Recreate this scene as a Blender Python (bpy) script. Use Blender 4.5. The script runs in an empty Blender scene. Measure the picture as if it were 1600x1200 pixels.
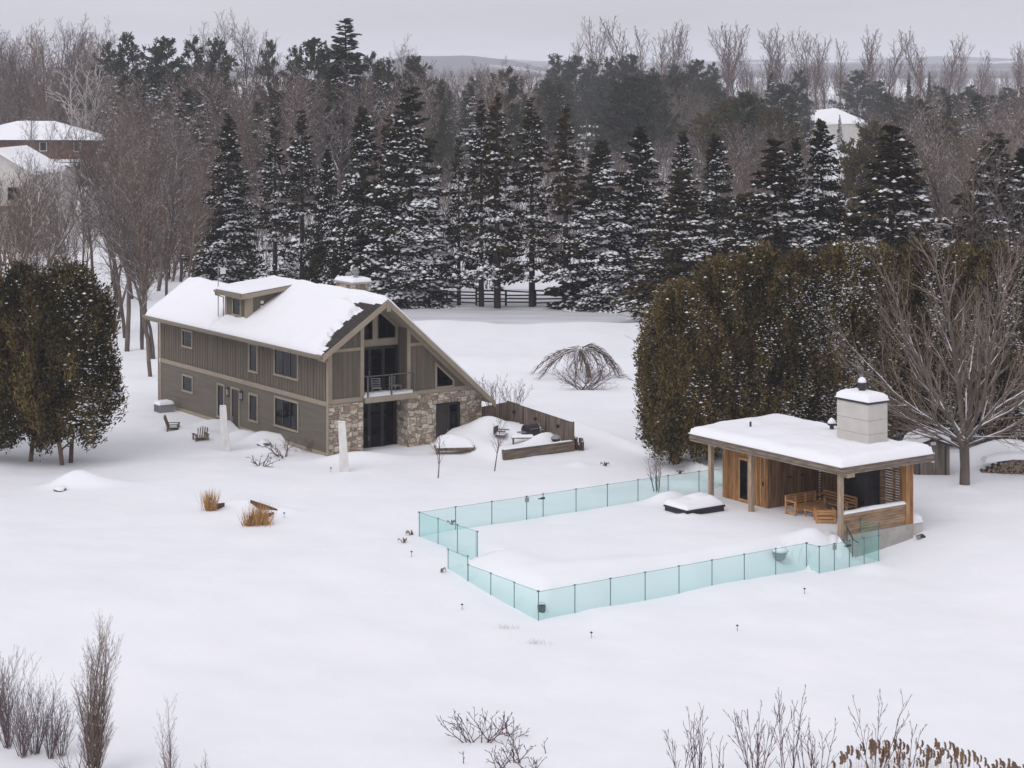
import bpy, math, random
import numpy as np
from mathutils import Vector, Matrix, noise as mnoise
C = bpy.context.scene.collection
R_ = math.radians
F, CH, HY = 3200.0, 20.2, 105.0          # focal length in photo pixels, camera height, horizon row
U = (.818, .575); V = (-.575, .818)      # the directions of the house's gable side and long side
HO = (-9.53, 106.3)                      # the house corner nearest the camera
CO = (14.2, 88.5)                        # the pool house corner nearest the camera
AO = (-4.0, 88.3)                        # the back left corner of the glass fence
ANG = math.atan2(.575, .818)

def smooth(a, b, x):
    t = np.clip((np.asarray(x, float) - a) / (b - a), 0, 1)
    return t * t * (3 - 2 * t)
def _hash(i, j, s):
    n = (i.astype(np.int64) * 374761393 + j.astype(np.int64) * 668265263 + s * 974711) & 0x7fffffff
    n = ((n ^ (n >> 13)) * 1274126177) & 0x7fffffff
    return ((n ^ (n >> 16)) & 0xffff) / 65535.0
def vnoise(x, y, s=0):
    x = np.asarray(x, float); y = np.asarray(y, float)
    i = np.floor(x); j = np.floor(y); a = x - i; b = y - j
    a = a * a * (3 - 2 * a); b = b * b * (3 - 2 * b)
    return (_hash(i, j, s) * (1 - a) + _hash(i + 1, j, s) * a) * (1 - b) + (_hash(i, j + 1, s) * (1 - a) + _hash(i + 1, j + 1, s) * a) * b
def fbm(x, y, s=0, o=3):
    t = 0; w = .5
    for k in range(o):
        t = t + w * (vnoise(x * 2 ** k, y * 2 ** k, s + k) - .5); w *= .5
    return t
def rot2(O, a, b):                        # local (along U, along V) to world
    return (O[0] + a * U[0] + b * V[0], O[1] + a * U[1] + b * V[1])

class MB:
    def __init__(s): s.v = []; s.f = []; s.m = []
    def add(s, vs, fs, m=0):
        o = len(s.v); s.v += [tuple(p) for p in vs]
        for f in fs: s.f.append(tuple(i + o for i in f)); s.m.append(m)
        return s
    def box(s, x0, x1, y0, y1, z0, z1, m=0):
        return s.add([(x0,y0,z0),(x1,y0,z0),(x1,y1,z0),(x0,y1,z0),(x0,y0,z1),(x1,y0,z1),(x1,y1,z1),(x0,y1,z1)],
                     [(3,2,1,0),(4,5,6,7),(0,1,5,4),(1,2,6,5),(2,3,7,6),(3,0,4,7)], m)
    def bar(s, p, q, w, h, m=0, up=(0,0,1)):  # a rectangular bar from p to q
        p = Vector(p); q = Vector(q); d = (q - p).normalized(); u = Vector(up)
        a = d.cross(u)
        if a.length < 1e-4: a = d.cross(Vector((1,0,0)))
        a.normalize(); b = a.cross(d); vs = []
        for c in (p, q):
            for i, j in ((-1,-1),(1,-1),(1,1),(-1,1)): vs.append(c + a * i * w / 2 + b * j * h / 2)
        return s.add(vs, [(3,2,1,0),(4,5,6,7),(0,1,5,4),(1,2,6,5),(2,3,7,6),(3,0,4,7)], m)
    def prism(s, poly, axis, a, b, m=0):  # polygon in the plane across `axis`, from a to b
        n = len(poly)
        def mk(p, t): return (t, p[0], p[1]) if axis == 'x' else (p[0], t, p[1]) if axis == 'y' else (p[0], p[1], t)
        vs = [mk(p, a) for p in poly] + [mk(p, b) for p in poly]
        fs = [tuple(range(n))[::-1], tuple(range(n, 2 * n))] + [(i, (i + 1) % n, n + (i + 1) % n, n + i) for i in range(n)]
        return s.add(vs, fs, m)
    def tube(s, pts, rs, n=8, m=0, cap=True):
        pts = [Vector(p) for p in pts]; vs = []; fs = []
        if not isinstance(rs, (list, tuple)): rs = [rs] * len(pts)
        for k, p in enumerate(pts):
            d = (pts[min(k + 1, len(pts) - 1)] - pts[max(k - 1, 0)]).normalized()
            a = d.cross(Vector((0, 0, 1)))
            if a.length < 1e-3: a = Vector((1, 0, 0))
            a.normalize(); b = d.cross(a)
            for i in range(n):
                t = 2 * math.pi * i / n; vs.append(p + (a * math.cos(t) + b * math.sin(t)) * rs[k])
        for k in range(len(pts) - 1):
            for i in range(n): fs.append((k*n+i, k*n+(i+1)%n, (k+1)*n+(i+1)%n, (k+1)*n+i))
        if cap: fs += [tuple(range(n))[::-1], tuple(range((len(pts)-1)*n, len(pts)*n))]
        return s.add(vs, fs, m)
    def lathe(s, prof, c=(0,0,0), n=16, m=0):
        vs = []; fs = []
        for r, z in prof:
            for i in range(n): vs.append((c[0] + r*math.cos(2*math.pi*i/n), c[1] + r*math.sin(2*math.pi*i/n), c[2] + z))
        for k in range(len(prof) - 1):
            for i in range(n): fs.append((k*n+i, k*n+(i+1)%n, (k+1)*n+(i+1)%n, (k+1)*n+i))
        fs += [tuple(range(n))[::-1], tuple(range((len(prof)-1)*n, len(prof)*n))]
        return s.add(vs, fs, m)
    def pad(s, x0, x1, y0, y1, base, thick, res=.15, edge=.35, seed=0, amp=.25, m=0, mask=None, bulge=0.0):
        # a bank of settled snow on a surface base(x, y)
        nx = max(3, int((x1 - x0) / res)); ny = max(3, int((y1 - y0) / res)); o = len(s.v); H = []
        for j in range(ny + 1):
            for i in range(nx + 1):
                x = x0 + (x1 - x0) * i / nx; y = y0 + (y1 - y0) * j / ny
                d = min(x - x0, x1 - x, y - y0, y1 - y) / edge
                pr = math.sqrt(max(0, 1 - (1 - min(d, 1)) ** 2))
                n = mnoise.noise(Vector((x * .7 + seed, y * .7, seed * 1.7))) + .4 * mnoise.noise(Vector((x * 2.1, y * 2.1 + seed, seed)))
                t = thick * (pr * .93 + .07) * (1 + amp * n)
                if mask: t *= mask(x, y)
                H.append(t)
                ox = oy = 0
                s.v.append((x, y, base(x, y) + t))
        top = [[o + j * (nx + 1) + i for i in range(nx + 1)] for j in range(ny + 1)]
        keep = set()
        for j in range(ny):
            for i in range(nx):
                q = (top[j][i], top[j][i+1], top[j+1][i+1], top[j+1][i])
                if max(H[k - o] for k in q) > .015: s.f.append(q); s.m.append(m)
        ring = [top[0][i] for i in range(nx + 1)] + [top[j][nx] for j in range(1, ny + 1)] + [top[ny][i] for i in range(nx - 1, -1, -1)] + [top[j][0] for j in range(ny - 1, 0, -1)]
        b = len(s.v)
        for k in ring:
            x, y, z = s.v[k]; s.v.append((x, y, base(x, y)))
        n = len(ring)
        for k in range(n): s.f.append((ring[k], b + k, b + (k + 1) % n, ring[(k + 1) % n])); s.m.append(m)
        return s
    def build(s, name, mats, parent=None, sm=False, bevel=0):
        if not isinstance(mats, (list, tuple)): mats = [mats]
        me = bpy.data.meshes.new(name); me.from_pydata(s.v, [], s.f)
        for k in mats: me.materials.append(k)
        me.polygons.foreach_set('material_index', s.m)
        if sm: me.polygons.foreach_set('use_smooth', [True] * len(s.f))
        me.update()
        o = bpy.data.objects.new(name, me); C.objects.link(o)
        if parent: o.parent = parent
        if bevel:
            b = o.modifiers.new('bevel', 'BEVEL'); b.width = bevel; b.segments = 2; b.limit_method = 'ANGLE'
        return o

def mesh_np(name, V, groups, mats, smooth_=False):
    """V (n,3); groups: list of (faces (k,m) int array, material index)"""
    me = bpy.data.meshes.new(name)
    me.vertices.add(len(V)); me.vertices.foreach_set('co', np.asarray(V, np.float32).ravel())
    loops = np.concatenate([f.ravel() for f, _ in groups]); n = sum(len(f) for f, _ in groups)
    tot = np.concatenate([np.full(len(f), f.shape[1]) for f, _ in groups])
    mi = np.concatenate([np.full(len(f), m) for f, m in groups])
    me.loops.add(len(loops)); me.loops.foreach_set('vertex_index', loops.astype(np.int32))
    me.polygons.add(n)
    me.polygons.foreach_set('loop_start', np.concatenate([[0], np.cumsum(tot)[:-1]]).astype(np.int32))
    me.polygons.foreach_set('material_index', mi.astype(np.int32))
    if smooth_: me.polygons.foreach_set('use_smooth', np.ones(n, bool))
    for k in mats: me.materials.append(k)
    me.update(calc_edges=True); me.validate()
    return me
def link(name, me, parent=None):
    o = bpy.data.objects.new(name, me); C.objects.link(o)
    if parent: o.parent = parent
    return o
def tag(o, label=None, cat=None, group=None, kind=None):
    if label: o['label'] = label
    if cat: o['category'] = cat
    if group: o['group'] = group
    if kind: o['kind'] = kind
    return o
def empty(name, loc, rz=0, label=None, cat=None, group=None):
    o = bpy.data.objects.new(name, None); o.empty_display_size = .3; C.objects.link(o)
    o.location = loc; o.rotation_euler = (0, 0, rz)
    return tag(o, label, cat, group)
def dup(o, parent=None):
    c = o.copy(); C.objects.link(c)
    if parent: c.parent = parent
    for ch in list(o.children): dup(ch, c)
    return c
# ---------------------------------------------------------------- materials
def mat(name, col, rough=.8, spec=.3):
    m = bpy.data.materials.new(name); m.use_nodes = True
    b = m.node_tree.nodes['Principled BSDF']
    b.inputs['Base Color'].default_value = (*col, 1); b.inputs['Roughness'].default_value = rough
    b.inputs['Specular IOR Level'].default_value = spec
    return m
def nd(m, t, **kw):
    n = m.node_tree.nodes.new(t)
    for k, v in kw.items():
        if k in n.inputs: n.inputs[k].default_value = v
        else: setattr(n, k, v)
    return n
def lk(m, a, b): m.node_tree.links.new(a, b)
def bsdf(m): return m.node_tree.nodes['Principled BSDF']
def ramp(m, fac, stops):
    r = nd(m, 'ShaderNodeValToRGB'); e = r.color_ramp.elements
    while len(e) < len(stops): e.new(.5)
    for k, (p, c) in enumerate(stops): e[k].position = p; e[k].color = (*c, 1) if len(c) == 3 else c
    lk(m, fac, r.inputs[0]); return r
def mapped(m, scale=(1,1,1), coord='Object'):
    t = nd(m, 'ShaderNodeTexCoord'); mp = nd(m, 'ShaderNodeMapping'); mp.inputs['Scale'].default_value = scale
    lk(m, t.outputs[coord], mp.inputs[0]); return mp.outputs[0]
def noisy(name, c0, c1, scale=4, rough=.8, stretch=(1,1,1), bump=0, spec=.3, lo=.3, hi=.7, detail=6):
    m = mat(name, c0, rough, spec); n = nd(m, 'ShaderNodeTexNoise', Scale=scale, Detail=detail)
    lk(m, mapped(m, stretch), n.inputs['Vector'])
    r = ramp(m, n.outputs[0], [(lo, c0), (hi, c1)]); lk(m, r.outputs[0], bsdf(m).inputs['Base Color'])
    if bump:
        b = nd(m, 'ShaderNodeBump', Strength=bump, Distance=.03); lk(m, n.outputs[0], b.inputs['Height']); lk(m, b.outputs[0], bsdf(m).inputs['Normal'])
    return m
def planks(name, cols, axis, width, rough=.75, grain=(1,1,14), seam=.06, dark=.35):
    """boards `width` metres wide counted along axis (0..2), each its own tone, with grain and dark seams"""
    m = mat(name, cols[0], rough); g = nd(m, 'ShaderNodeTexCoord')
    sp = nd(m, 'ShaderNodeSeparateXYZ'); lk(m, g.outputs['Object'], sp.inputs[0])
    if axis == 'xy':
        ad = nd(m, 'ShaderNodeMath', operation='ADD'); lk(m, sp.outputs[0], ad.inputs[0]); lk(m, sp.outputs[1], ad.inputs[1]); src = ad.outputs[0]
    else: src = sp.outputs[axis]
    d = nd(m, 'ShaderNodeMath', operation='DIVIDE'); d.inputs[1].default_value = width; lk(m, src, d.inputs[0])
    fl = nd(m, 'ShaderNodeMath', operation='FLOOR'); lk(m, d.outputs[0], fl.inputs[0])
    wn = nd(m, 'ShaderNodeTexWhiteNoise', noise_dimensions='1D'); lk(m, fl.outputs[0], wn.inputs['W'])
    r = ramp(m, wn.outputs['Value'], [(k / (len(cols) - 1), c) for k, c in enumerate(cols)])
    mp = nd(m, 'ShaderNodeMapping'); mp.inputs['Scale'].default_value = grain; lk(m, g.outputs['Object'], mp.inputs[0])
    n = nd(m, 'ShaderNodeTexNoise', Scale=1.0, Detail=5); lk(m, mp.outputs[0], n.inputs['Vector'])
    gr = ramp(m, n.outputs[0], [(.3, (.45, .43, .42)), (.7, (1.25, 1.24, 1.22))])
    mx = nd(m, 'ShaderNodeMix', data_type='RGBA', blend_type='MULTIPLY'); mx.inputs[0].default_value = 1
    lk(m, r.outputs[0], mx.inputs[6]); lk(m, gr.outputs[0], mx.inputs[7])
    fr = nd(m, 'ShaderNodeMath', operation='FRACT'); lk(m, d.outputs[0], fr.inputs[0])
    lt = nd(m, 'ShaderNodeMath', operation='LESS_THAN'); lt.inputs[1].default_value = seam; lk(m, fr.outputs[0], lt.inputs[0])
    m2 = nd(m, 'ShaderNodeMix', data_type='RGBA', blend_type='MULTIPLY'); lk(m, lt.outputs[0], m2.inputs[0]); lk(m, mx.outputs[2], m2.inputs[6])
    m2.inputs[7].default_value = (dark, dark, dark, 1); lk(m, m2.outputs[2], bsdf(m).inputs['Base Color'])
    return m
def leafy(name, cols, rough=.85, ns=.5, nw=.9, st=(1, 1, 1)):
    m = mat(name, cols[0], rough, .15); g = nd(m, 'ShaderNodeNewGeometry'); o = nd(m, 'ShaderNodeObjectInfo')
    ad = nd(m, 'ShaderNodeMath', operation='ADD'); lk(m, g.outputs['Random Per Island'], ad.inputs[0])
    sc = nd(m, 'ShaderNodeMath', operation='MULTIPLY_ADD'); sc.inputs[1].default_value = .3; sc.inputs[2].default_value = -.15; lk(m, o.outputs['Random'], sc.inputs[0]); lk(m, sc.outputs[0], ad.inputs[1])
    n = nd(m, 'ShaderNodeTexNoise', Scale=ns, Detail=2); lk(m, mapped(m, st), n.inputs['Vector'])
    a2 = nd(m, 'ShaderNodeMath', operation='MULTIPLY_ADD'); a2.inputs[1].default_value = nw; a2.inputs[2].default_value = -nw / 2; lk(m, n.outputs[0], a2.inputs[0])
    a3 = nd(m, 'ShaderNodeMath', operation='ADD'); lk(m, ad.outputs[0], a3.inputs[0]); lk(m, a2.outputs[0], a3.inputs[1])
    r = ramp(m, a3.outputs[0], [(k / (len(cols) - 1), c) for k, c in enumerate(cols)]); lk(m, r.outputs[0], bsdf(m).inputs['Base Color'])
    return m
def barky(name, c0, c1, snow=0.0, scale=3, thr=.55, vary=.0):
    m = noisy(name, c0, c1, scale, .9, (1, 1, .25), 0)
    if vary:                              # limb to limb and tree to tree differences
        g = nd(m, 'ShaderNodeNewGeometry'); oi = nd(m, 'ShaderNodeObjectInfo')
        r1 = ramp(m, g.outputs['Random Per Island'], [(0, (1 - .6 * vary,) * 3), (1, (1 + .9 * vary,) * 3)]); r2 = ramp(m, oi.outputs['Random'], [(0, (.72, .72, .78)), (.35, (1.0, .93, .86)), (.7, (1.12, 1.02, .9)), (1, (1.3, 1.26, 1.26))])
        col = bsdf(m).inputs['Base Color'].links[0].from_socket
        for r in (r1, r2):
            x = nd(m, 'ShaderNodeMix', data_type='RGBA', blend_type='MULTIPLY'); x.inputs[0].default_value = 1; lk(m, col, x.inputs[6]); lk(m, r.outputs[0], x.inputs[7]); col = x.outputs[2]
        lk(m, col, bsdf(m).inputs['Base Color'])
    if snow:                              # snow lying on the upper side of limbs
        g = nd(m, 'ShaderNodeNewGeometry'); s = nd(m, 'ShaderNodeSeparateXYZ'); lk(m, g.outputs['Normal'], s.inputs[0])
        n = nd(m, 'ShaderNodeTexNoise', Scale=.9, Detail=2); lk(m, mapped(m), n.inputs['Vector'])
        a = nd(m, 'ShaderNodeMath', operation='MULTIPLY_ADD'); a.inputs[1].default_value = .8; a.inputs[2].default_value = -.4 + (snow - .5) * .6; lk(m, n.outputs[0], a.inputs[0])
        b = nd(m, 'ShaderNodeMath', operation='ADD'); lk(m, a.outputs[0], b.inputs[0]); lk(m, s.outputs[2], b.inputs[1])
        c = nd(m, 'ShaderNodeMath', operation='GREATER_THAN'); c.inputs[1].default_value = thr; lk(m, b.outputs[0], c.inputs[0])
        col = bsdf(m).inputs['Base Color'].links[0].from_socket
        mx = nd(m, 'ShaderNodeMix', data_type='RGBA'); lk(m, c.outputs[0], mx.inputs[0]); lk(m, col, mx.inputs[6]); mx.inputs[7].default_value = (.84, .84, .86, 1)
        lk(m, mx.outputs[2], bsdf(m).inputs['Base Color'])
    return m

SNOWC = (.86, .86, .875)
M = {}
M['snow'] = mat('snow', SNOWC, .7, .2)
def _snowground():
    m = mat('snow_ground', SNOWC, .75, .2)
    v = mapped(m)
    n1 = nd(m, 'ShaderNodeTexNoise', Scale=.35, Detail=3); n2 = nd(m, 'ShaderNodeTexNoise', Scale=5.0, Detail=4)
    lk(m, v, n1.inputs['Vector']); lk(m, v, n2.inputs['Vector'])
    b1 = nd(m, 'ShaderNodeBump', Strength=.25, Distance=.5); b2 = nd(m, 'ShaderNodeBump', Strength=.14, Distance=.05)
    lk(m, n1.outputs[0], b1.inputs['Height']); lk(m, n2.outputs[0], b2.inputs['Height']); lk(m, b1.outputs[0], b2.inputs['Normal']); lk(m, b2.outputs[0], bsdf(m).inputs['Normal'])
    r = ramp(m, n1.outputs[0], [(.3, (.83, .835, .855)), (.7, (.87, .87, .88))]); lk(m, r.outputs[0], bsdf(m).inputs['Base Color'])
    return m
M['ground'] = _snowground()
M['drive'] = noisy('packed_snow_and_shade', (.52, .52, .545), (.68, .68, .70), .6, .8, (.25, 1, 1), .2)  # packed snow; its grey also holds painted shade of the spruce row
M['siding'] = noisy('taupe_siding', (.108, .090, .068), (.162, .136, .105), 2.2, .75, (1.6, 1.6, .14), .05)
M['lap'] = noisy('taupe_lap', (.125, .108, .086), (.160, .140, .113), 1.6, .75, (.3, .3, 3), .05)
M['trim'] = noisy('tan_trim', (.285, .235, .172), (.33, .278, .208), 2.0, .65, (1, 1, 1), .03)
M['soffit'] = mat('soffit_tan', (.27, .23, .17), .7)
M['dark'] = mat('dark_metal', (.02, .02, .022), .45, .5)
M['frame'] = mat('window_frame_black', (.018, .018, .02), .4, .5)
M['glass'] = noisy('window_glass', (.002, .0025, .004), (.045, .05, .062), 1.3, .05, (1, 1, .45), 0, .18, .52, .8)  # paler patches in the pane colour are painted reflections of trees
M['door'] = noisy('dark_door', (.03, .024, .022), (.045, .038, .034), 3, .5)
M['gutter'] = mat('gutter_tan', (.20, .165, .12), .5, .5)
def _shingle():
    m = noisy('dark_shingles', (.028, .024, .023), (.065, .056, .052), 6, .9, (1, 1, 1), .4)
    return m
M['shingle'] = _shingle()
def _stone():
    m = mat('fieldstone', (.4, .35, .28), .85, .2); v = mapped(m, (1.0, 1.0, 1.5))
    nz = nd(m, 'ShaderNodeTexNoise', Scale=2.2, Detail=2); lk(m, v, nz.inputs['Vector'])
    mx = nd(m, 'ShaderNodeMix', data_type='VECTOR'); mx.inputs[0].default_value = .10; lk(m, v, mx.inputs[4]); lk(m, nz.outputs['Color'], mx.inputs[5])
    a = nd(m, 'ShaderNodeTexVoronoi', Scale=3.1, distance='CHEBYCHEV'); b = nd(m, 'ShaderNodeTexVoronoi', Scale=3.1, feature='F2', distance='CHEBYCHEV')
    for k in (a, b): k.inputs['Randomness'].default_value = .8; lk(m, mx.outputs[1], k.inputs['Vector'])
    sp = nd(m, 'ShaderNodeSeparateColor'); lk(m, a.outputs['Color'], sp.inputs[0])
    r = ramp(m, sp.outputs[0], [(0, (.30, .205, .16)), (.10, (.41, .31, .24)), (.22, (.58, .50, .39)), (.46, (.50, .425, .33)), (.64, (.66, .60, .49)), (.82, (.42, .345, .265)), (.9, (.61, .55, .46))]); r.color_ramp.interpolation = 'CONSTANT'
    fn = nd(m, 'ShaderNodeTexNoise', Scale=9, Detail=5); lk(m, v, fn.inputs['Vector'])
    fr = ramp(m, fn.outputs[0], [(.3, (.65, .65, .65)), (.7, (1.12, 1.12, 1.12))])
    mu = nd(m, 'ShaderNodeMix', data_type='RGBA', blend_type='MULTIPLY'); mu.inputs[0].default_value = 1; lk(m, r.outputs[0], mu.inputs[6]); lk(m, fr.outputs[0], mu.inputs[7])
    df = nd(m, 'ShaderNodeMath', operation='SUBTRACT'); lk(m, b.outputs['Distance'], df.inputs[0]); lk(m, a.outputs['Distance'], df.inputs[1])
    e = ramp(m, df.outputs[0], [(.02, (0, 0, 0)), (.10, (1, 1, 1))])
    mo = nd(m, 'ShaderNodeMix', data_type='RGBA'); lk(m, e.outputs[0], mo.inputs[0]); mo.inputs[6].default_value = (.21, .17, .13, 1); lk(m, mu.outputs[2], mo.inputs[7])
    lk(m, mo.outputs[2], bsdf(m).inputs['Base Color'])
    bp = nd(m, 'ShaderNodeBump', Strength=.7, Distance=.06); lk(m, e.outputs[0], bp.inputs['Height']); lk(m, bp.outputs[0], bsdf(m).inputs['Normal'])
    return m
M['stone'] = _stone()
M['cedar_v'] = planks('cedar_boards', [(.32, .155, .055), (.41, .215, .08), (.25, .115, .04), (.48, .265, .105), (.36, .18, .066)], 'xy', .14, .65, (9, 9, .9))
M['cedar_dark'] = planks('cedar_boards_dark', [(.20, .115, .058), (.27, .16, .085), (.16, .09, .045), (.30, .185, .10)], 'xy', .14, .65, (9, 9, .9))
M['cedar_h'] = planks('cedar_boards_level', [(.33, .21, .12), (.40, .27, .165), (.27, .165, .095), (.44, .32, .21)], 2, .12, .7, (1.2, 1.2, 14))
M['greywood'] = planks('weathered_boards', [(.25, .20, .155), (.36, .30, .245), (.17, .135, .105), (.44, .385, .325)], 2, .09, .75, (1.8, 1.8, 22), .1, .5)
M['post'] = noisy('post_wood', (.27, .19, .125), (.42, .32, .235), 5, .7, (3, 3, .5), .1)
M['teak'] = noisy('teak', (.40, .20, .075), (.56, .32, .14), 6, .55, (1, 1, 1), .05)
M['fencewood'] = planks('weathered_fence', [(.17, .13, .105), (.22, .175, .145), (.135, .105, .085), (.25, .20, .165)], 'xy', .15, .8, (8, 8, .8))
M['timber'] = planks('retaining_timber', [(.16, .13, .105), (.27, .20, .14), (.20, .165, .135), (.12, .10, .085)], 2, .2, .8, (1, 1, 10))
M['stucco'] = noisy('pale_panel', (.50, .47, .425), (.56, .53, .485), 2, .8, (1, 1, 1), .05)
M['concrete'] = noisy('concrete', (.33, .31, .28), (.42, .40, .365), 3, .85, (1, 1, 1), .1)
M['stele'] = noisy('pale_stone', (.62, .60, .57), (.74, .72, .69), 5, .8, (1, 1, .5), .2)
M['corten'] = noisy('rusty_steel', (.055, .028, .02), (.13, .06, .035), 5, .8, (1, 1, 1), .1)
M['shedwood'] = planks('shed_panels', [(.16, .135, .115), (.19, .165, .14), (.14, .12, .10)], 'xy', .2, .7, (4, 4, .6))
M['grass'] = leafy('dry_grass', [(.33, .17, .06), (.48, .27, .10), (.58, .36, .16), (.26, .13, .05)])
M['plume'] = leafy('reed_plume', [(.17, .10, .06), (.26, .16, .095), (.34, .22, .14)])
M['reedstem'] = mat('reed_stem', (.34, .27, .19), .8)
M['logend'] = noisy('log_wood', (.12, .085, .06), (.40, .31, .23), 5, .85)
M['logbark'] = noisy('log_bark', (.06, .045, .035), (.14, .105, .08), 6, .9)
M['gray'] = mat('grey_metal', (.25, .25, .25), .5, .5)
M['rail'] = mat('rail_metal', (.10, .095, .09), .5, .4)
M['chairwood'] = noisy('brown_chair_wood', (.12, .08, .055), (.20, .14, .10), 5, .8, (1, 1, 6))
M['pale'] = mat('pale_plastic', (.62, .62, .60), .6)
M['brick'] = noisy('red_brick', (.13, .060, .046), (.18, .086, .066), 3, .85)
M['whitewall'] = noisy('white_cladding', (.50, .47, .43), (.60, .57, .53), 2, .7)
M['cover'] = noisy('dark_cover', (.025, .02, .024), (.045, .036, .042), 3, .6)
# vegetation
M['needle'] = leafy('spruce_needles', [(.014, .013, .008), (.024, .025, .014), (.037, .037, .019), (.052, .046, .024)])
M['needle_b'] = leafy('spruce_needles_bronze', [(.016, .015, .008), (.034, .027, .012), (.062, .045, .018), (.092, .063, .024)])
M['needle_f'] = leafy('pine_needles', [(.028, .034, .023), (.046, .055, .036), (.066, .072, .044), (.084, .078, .046)])
M['cedar_leaf'] = leafy('cedar_sprays', [(.014, .014, .007), (.032, .028, .012), (.074, .056, .020), (.122, .088, .031), (.175, .120, .044)], .85, .75, 2.0, (1, 1, .4))  # dark upright streaks put the shade of gaps between plumes into leaf colour
M['olive_leaf'] = leafy('olive_sprays', [(.050, .042, .022), (.080, .064, .030), (.110, .085, .040)])
M['bark'] = barky('grey_bark', (.075, .060, .050), (.15, .125, .105))
M['bark_s'] = barky('grey_bark_snow', (.088, .071, .060), (.160, .134, .115), .45, vary=.45)
M['bark_big'] = barky('brown_bark_snow', (.085, .066, .054), (.16, .13, .11), .62, thr=.5)
M['bark_brown'] = barky('brown_bark', (.085, .058, .042), (.15, .108, .082), .38, vary=.6)
M['bark_far'] = barky('far_bark', (.098, .074, .063), (.165, .128, .110), .40, vary=.75)
M['bark_dark'] = barky('dark_bark', (.028, .022, .019), (.055, .044, .037), .3, thr=.7)
M['bark_pale'] = barky('birch_bark', (.42, .38, .35), (.60, .56, .53))
M['bark_poplar'] = barky('poplar_bark', (.085, .060, .052), (.14, .10, .088), .25, vary=.4)
M['twig'] = noisy('red_twig', (.060, .028, .026), (.105, .055, .048), 3, .7)
M['twig_p'] = noisy('purple_twig', (.12, .085, .085), (.20, .15, .15), 3, .8)
M['twig_t'] = noisy('tan_twig', (.17, .12, .10), (.27, .20, .165), 3, .8)
def _poolglass():
    m = bpy.data.materials.new('aqua_glass'); m.use_nodes = True; t = m.node_tree; t.nodes.remove(t.nodes['Principled BSDF'])
    tr = nd(m, 'ShaderNodeBsdfTransparent'); tr.inputs[0].default_value = (.888, .965, .955, 1)
    gl = nd(m, 'ShaderNodeBsdfGlossy', Roughness=.02); gl.inputs[0].default_value = (.9, 1, .99, 1)
    df = nd(m, 'ShaderNodeBsdfDiffuse'); df.inputs[0].default_value = (.48, .72, .70, 1)
    lw = nd(m, 'ShaderNodeLayerWeight'); pw = nd(m, 'ShaderNodeMath', operation='POWER'); pw.inputs[1].default_value = 5; lk(m, lw.outputs['Facing'], pw.inputs[0])
    ma = nd(m, 'ShaderNodeMath', operation='MULTIPLY_ADD'); ma.inputs[1].default_value = .5; ma.inputs[2].default_value = .02; lk(m, pw.outputs[0], ma.inputs[0])
    a = nd(m, 'ShaderNodeMixShader'); a.inputs[0].default_value = .05; lk(m, tr.outputs[0], a.inputs[1]); lk(m, df.outputs[0], a.inputs[2])
    b = nd(m, 'ShaderNodeMixShader'); lk(m, ma.outputs[0], b.inputs[0]); lk(m, a.outputs[0], b.inputs[1]); lk(m, gl.outputs[0], b.inputs[2])
    lk(m, b.outputs[0], t.nodes['Material Output'].inputs[0]); return m
M['aqua'] = _poolglass()
M['glassedge'] = mat('glass_edge', (.06, .22, .22), .3, .5)
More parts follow.
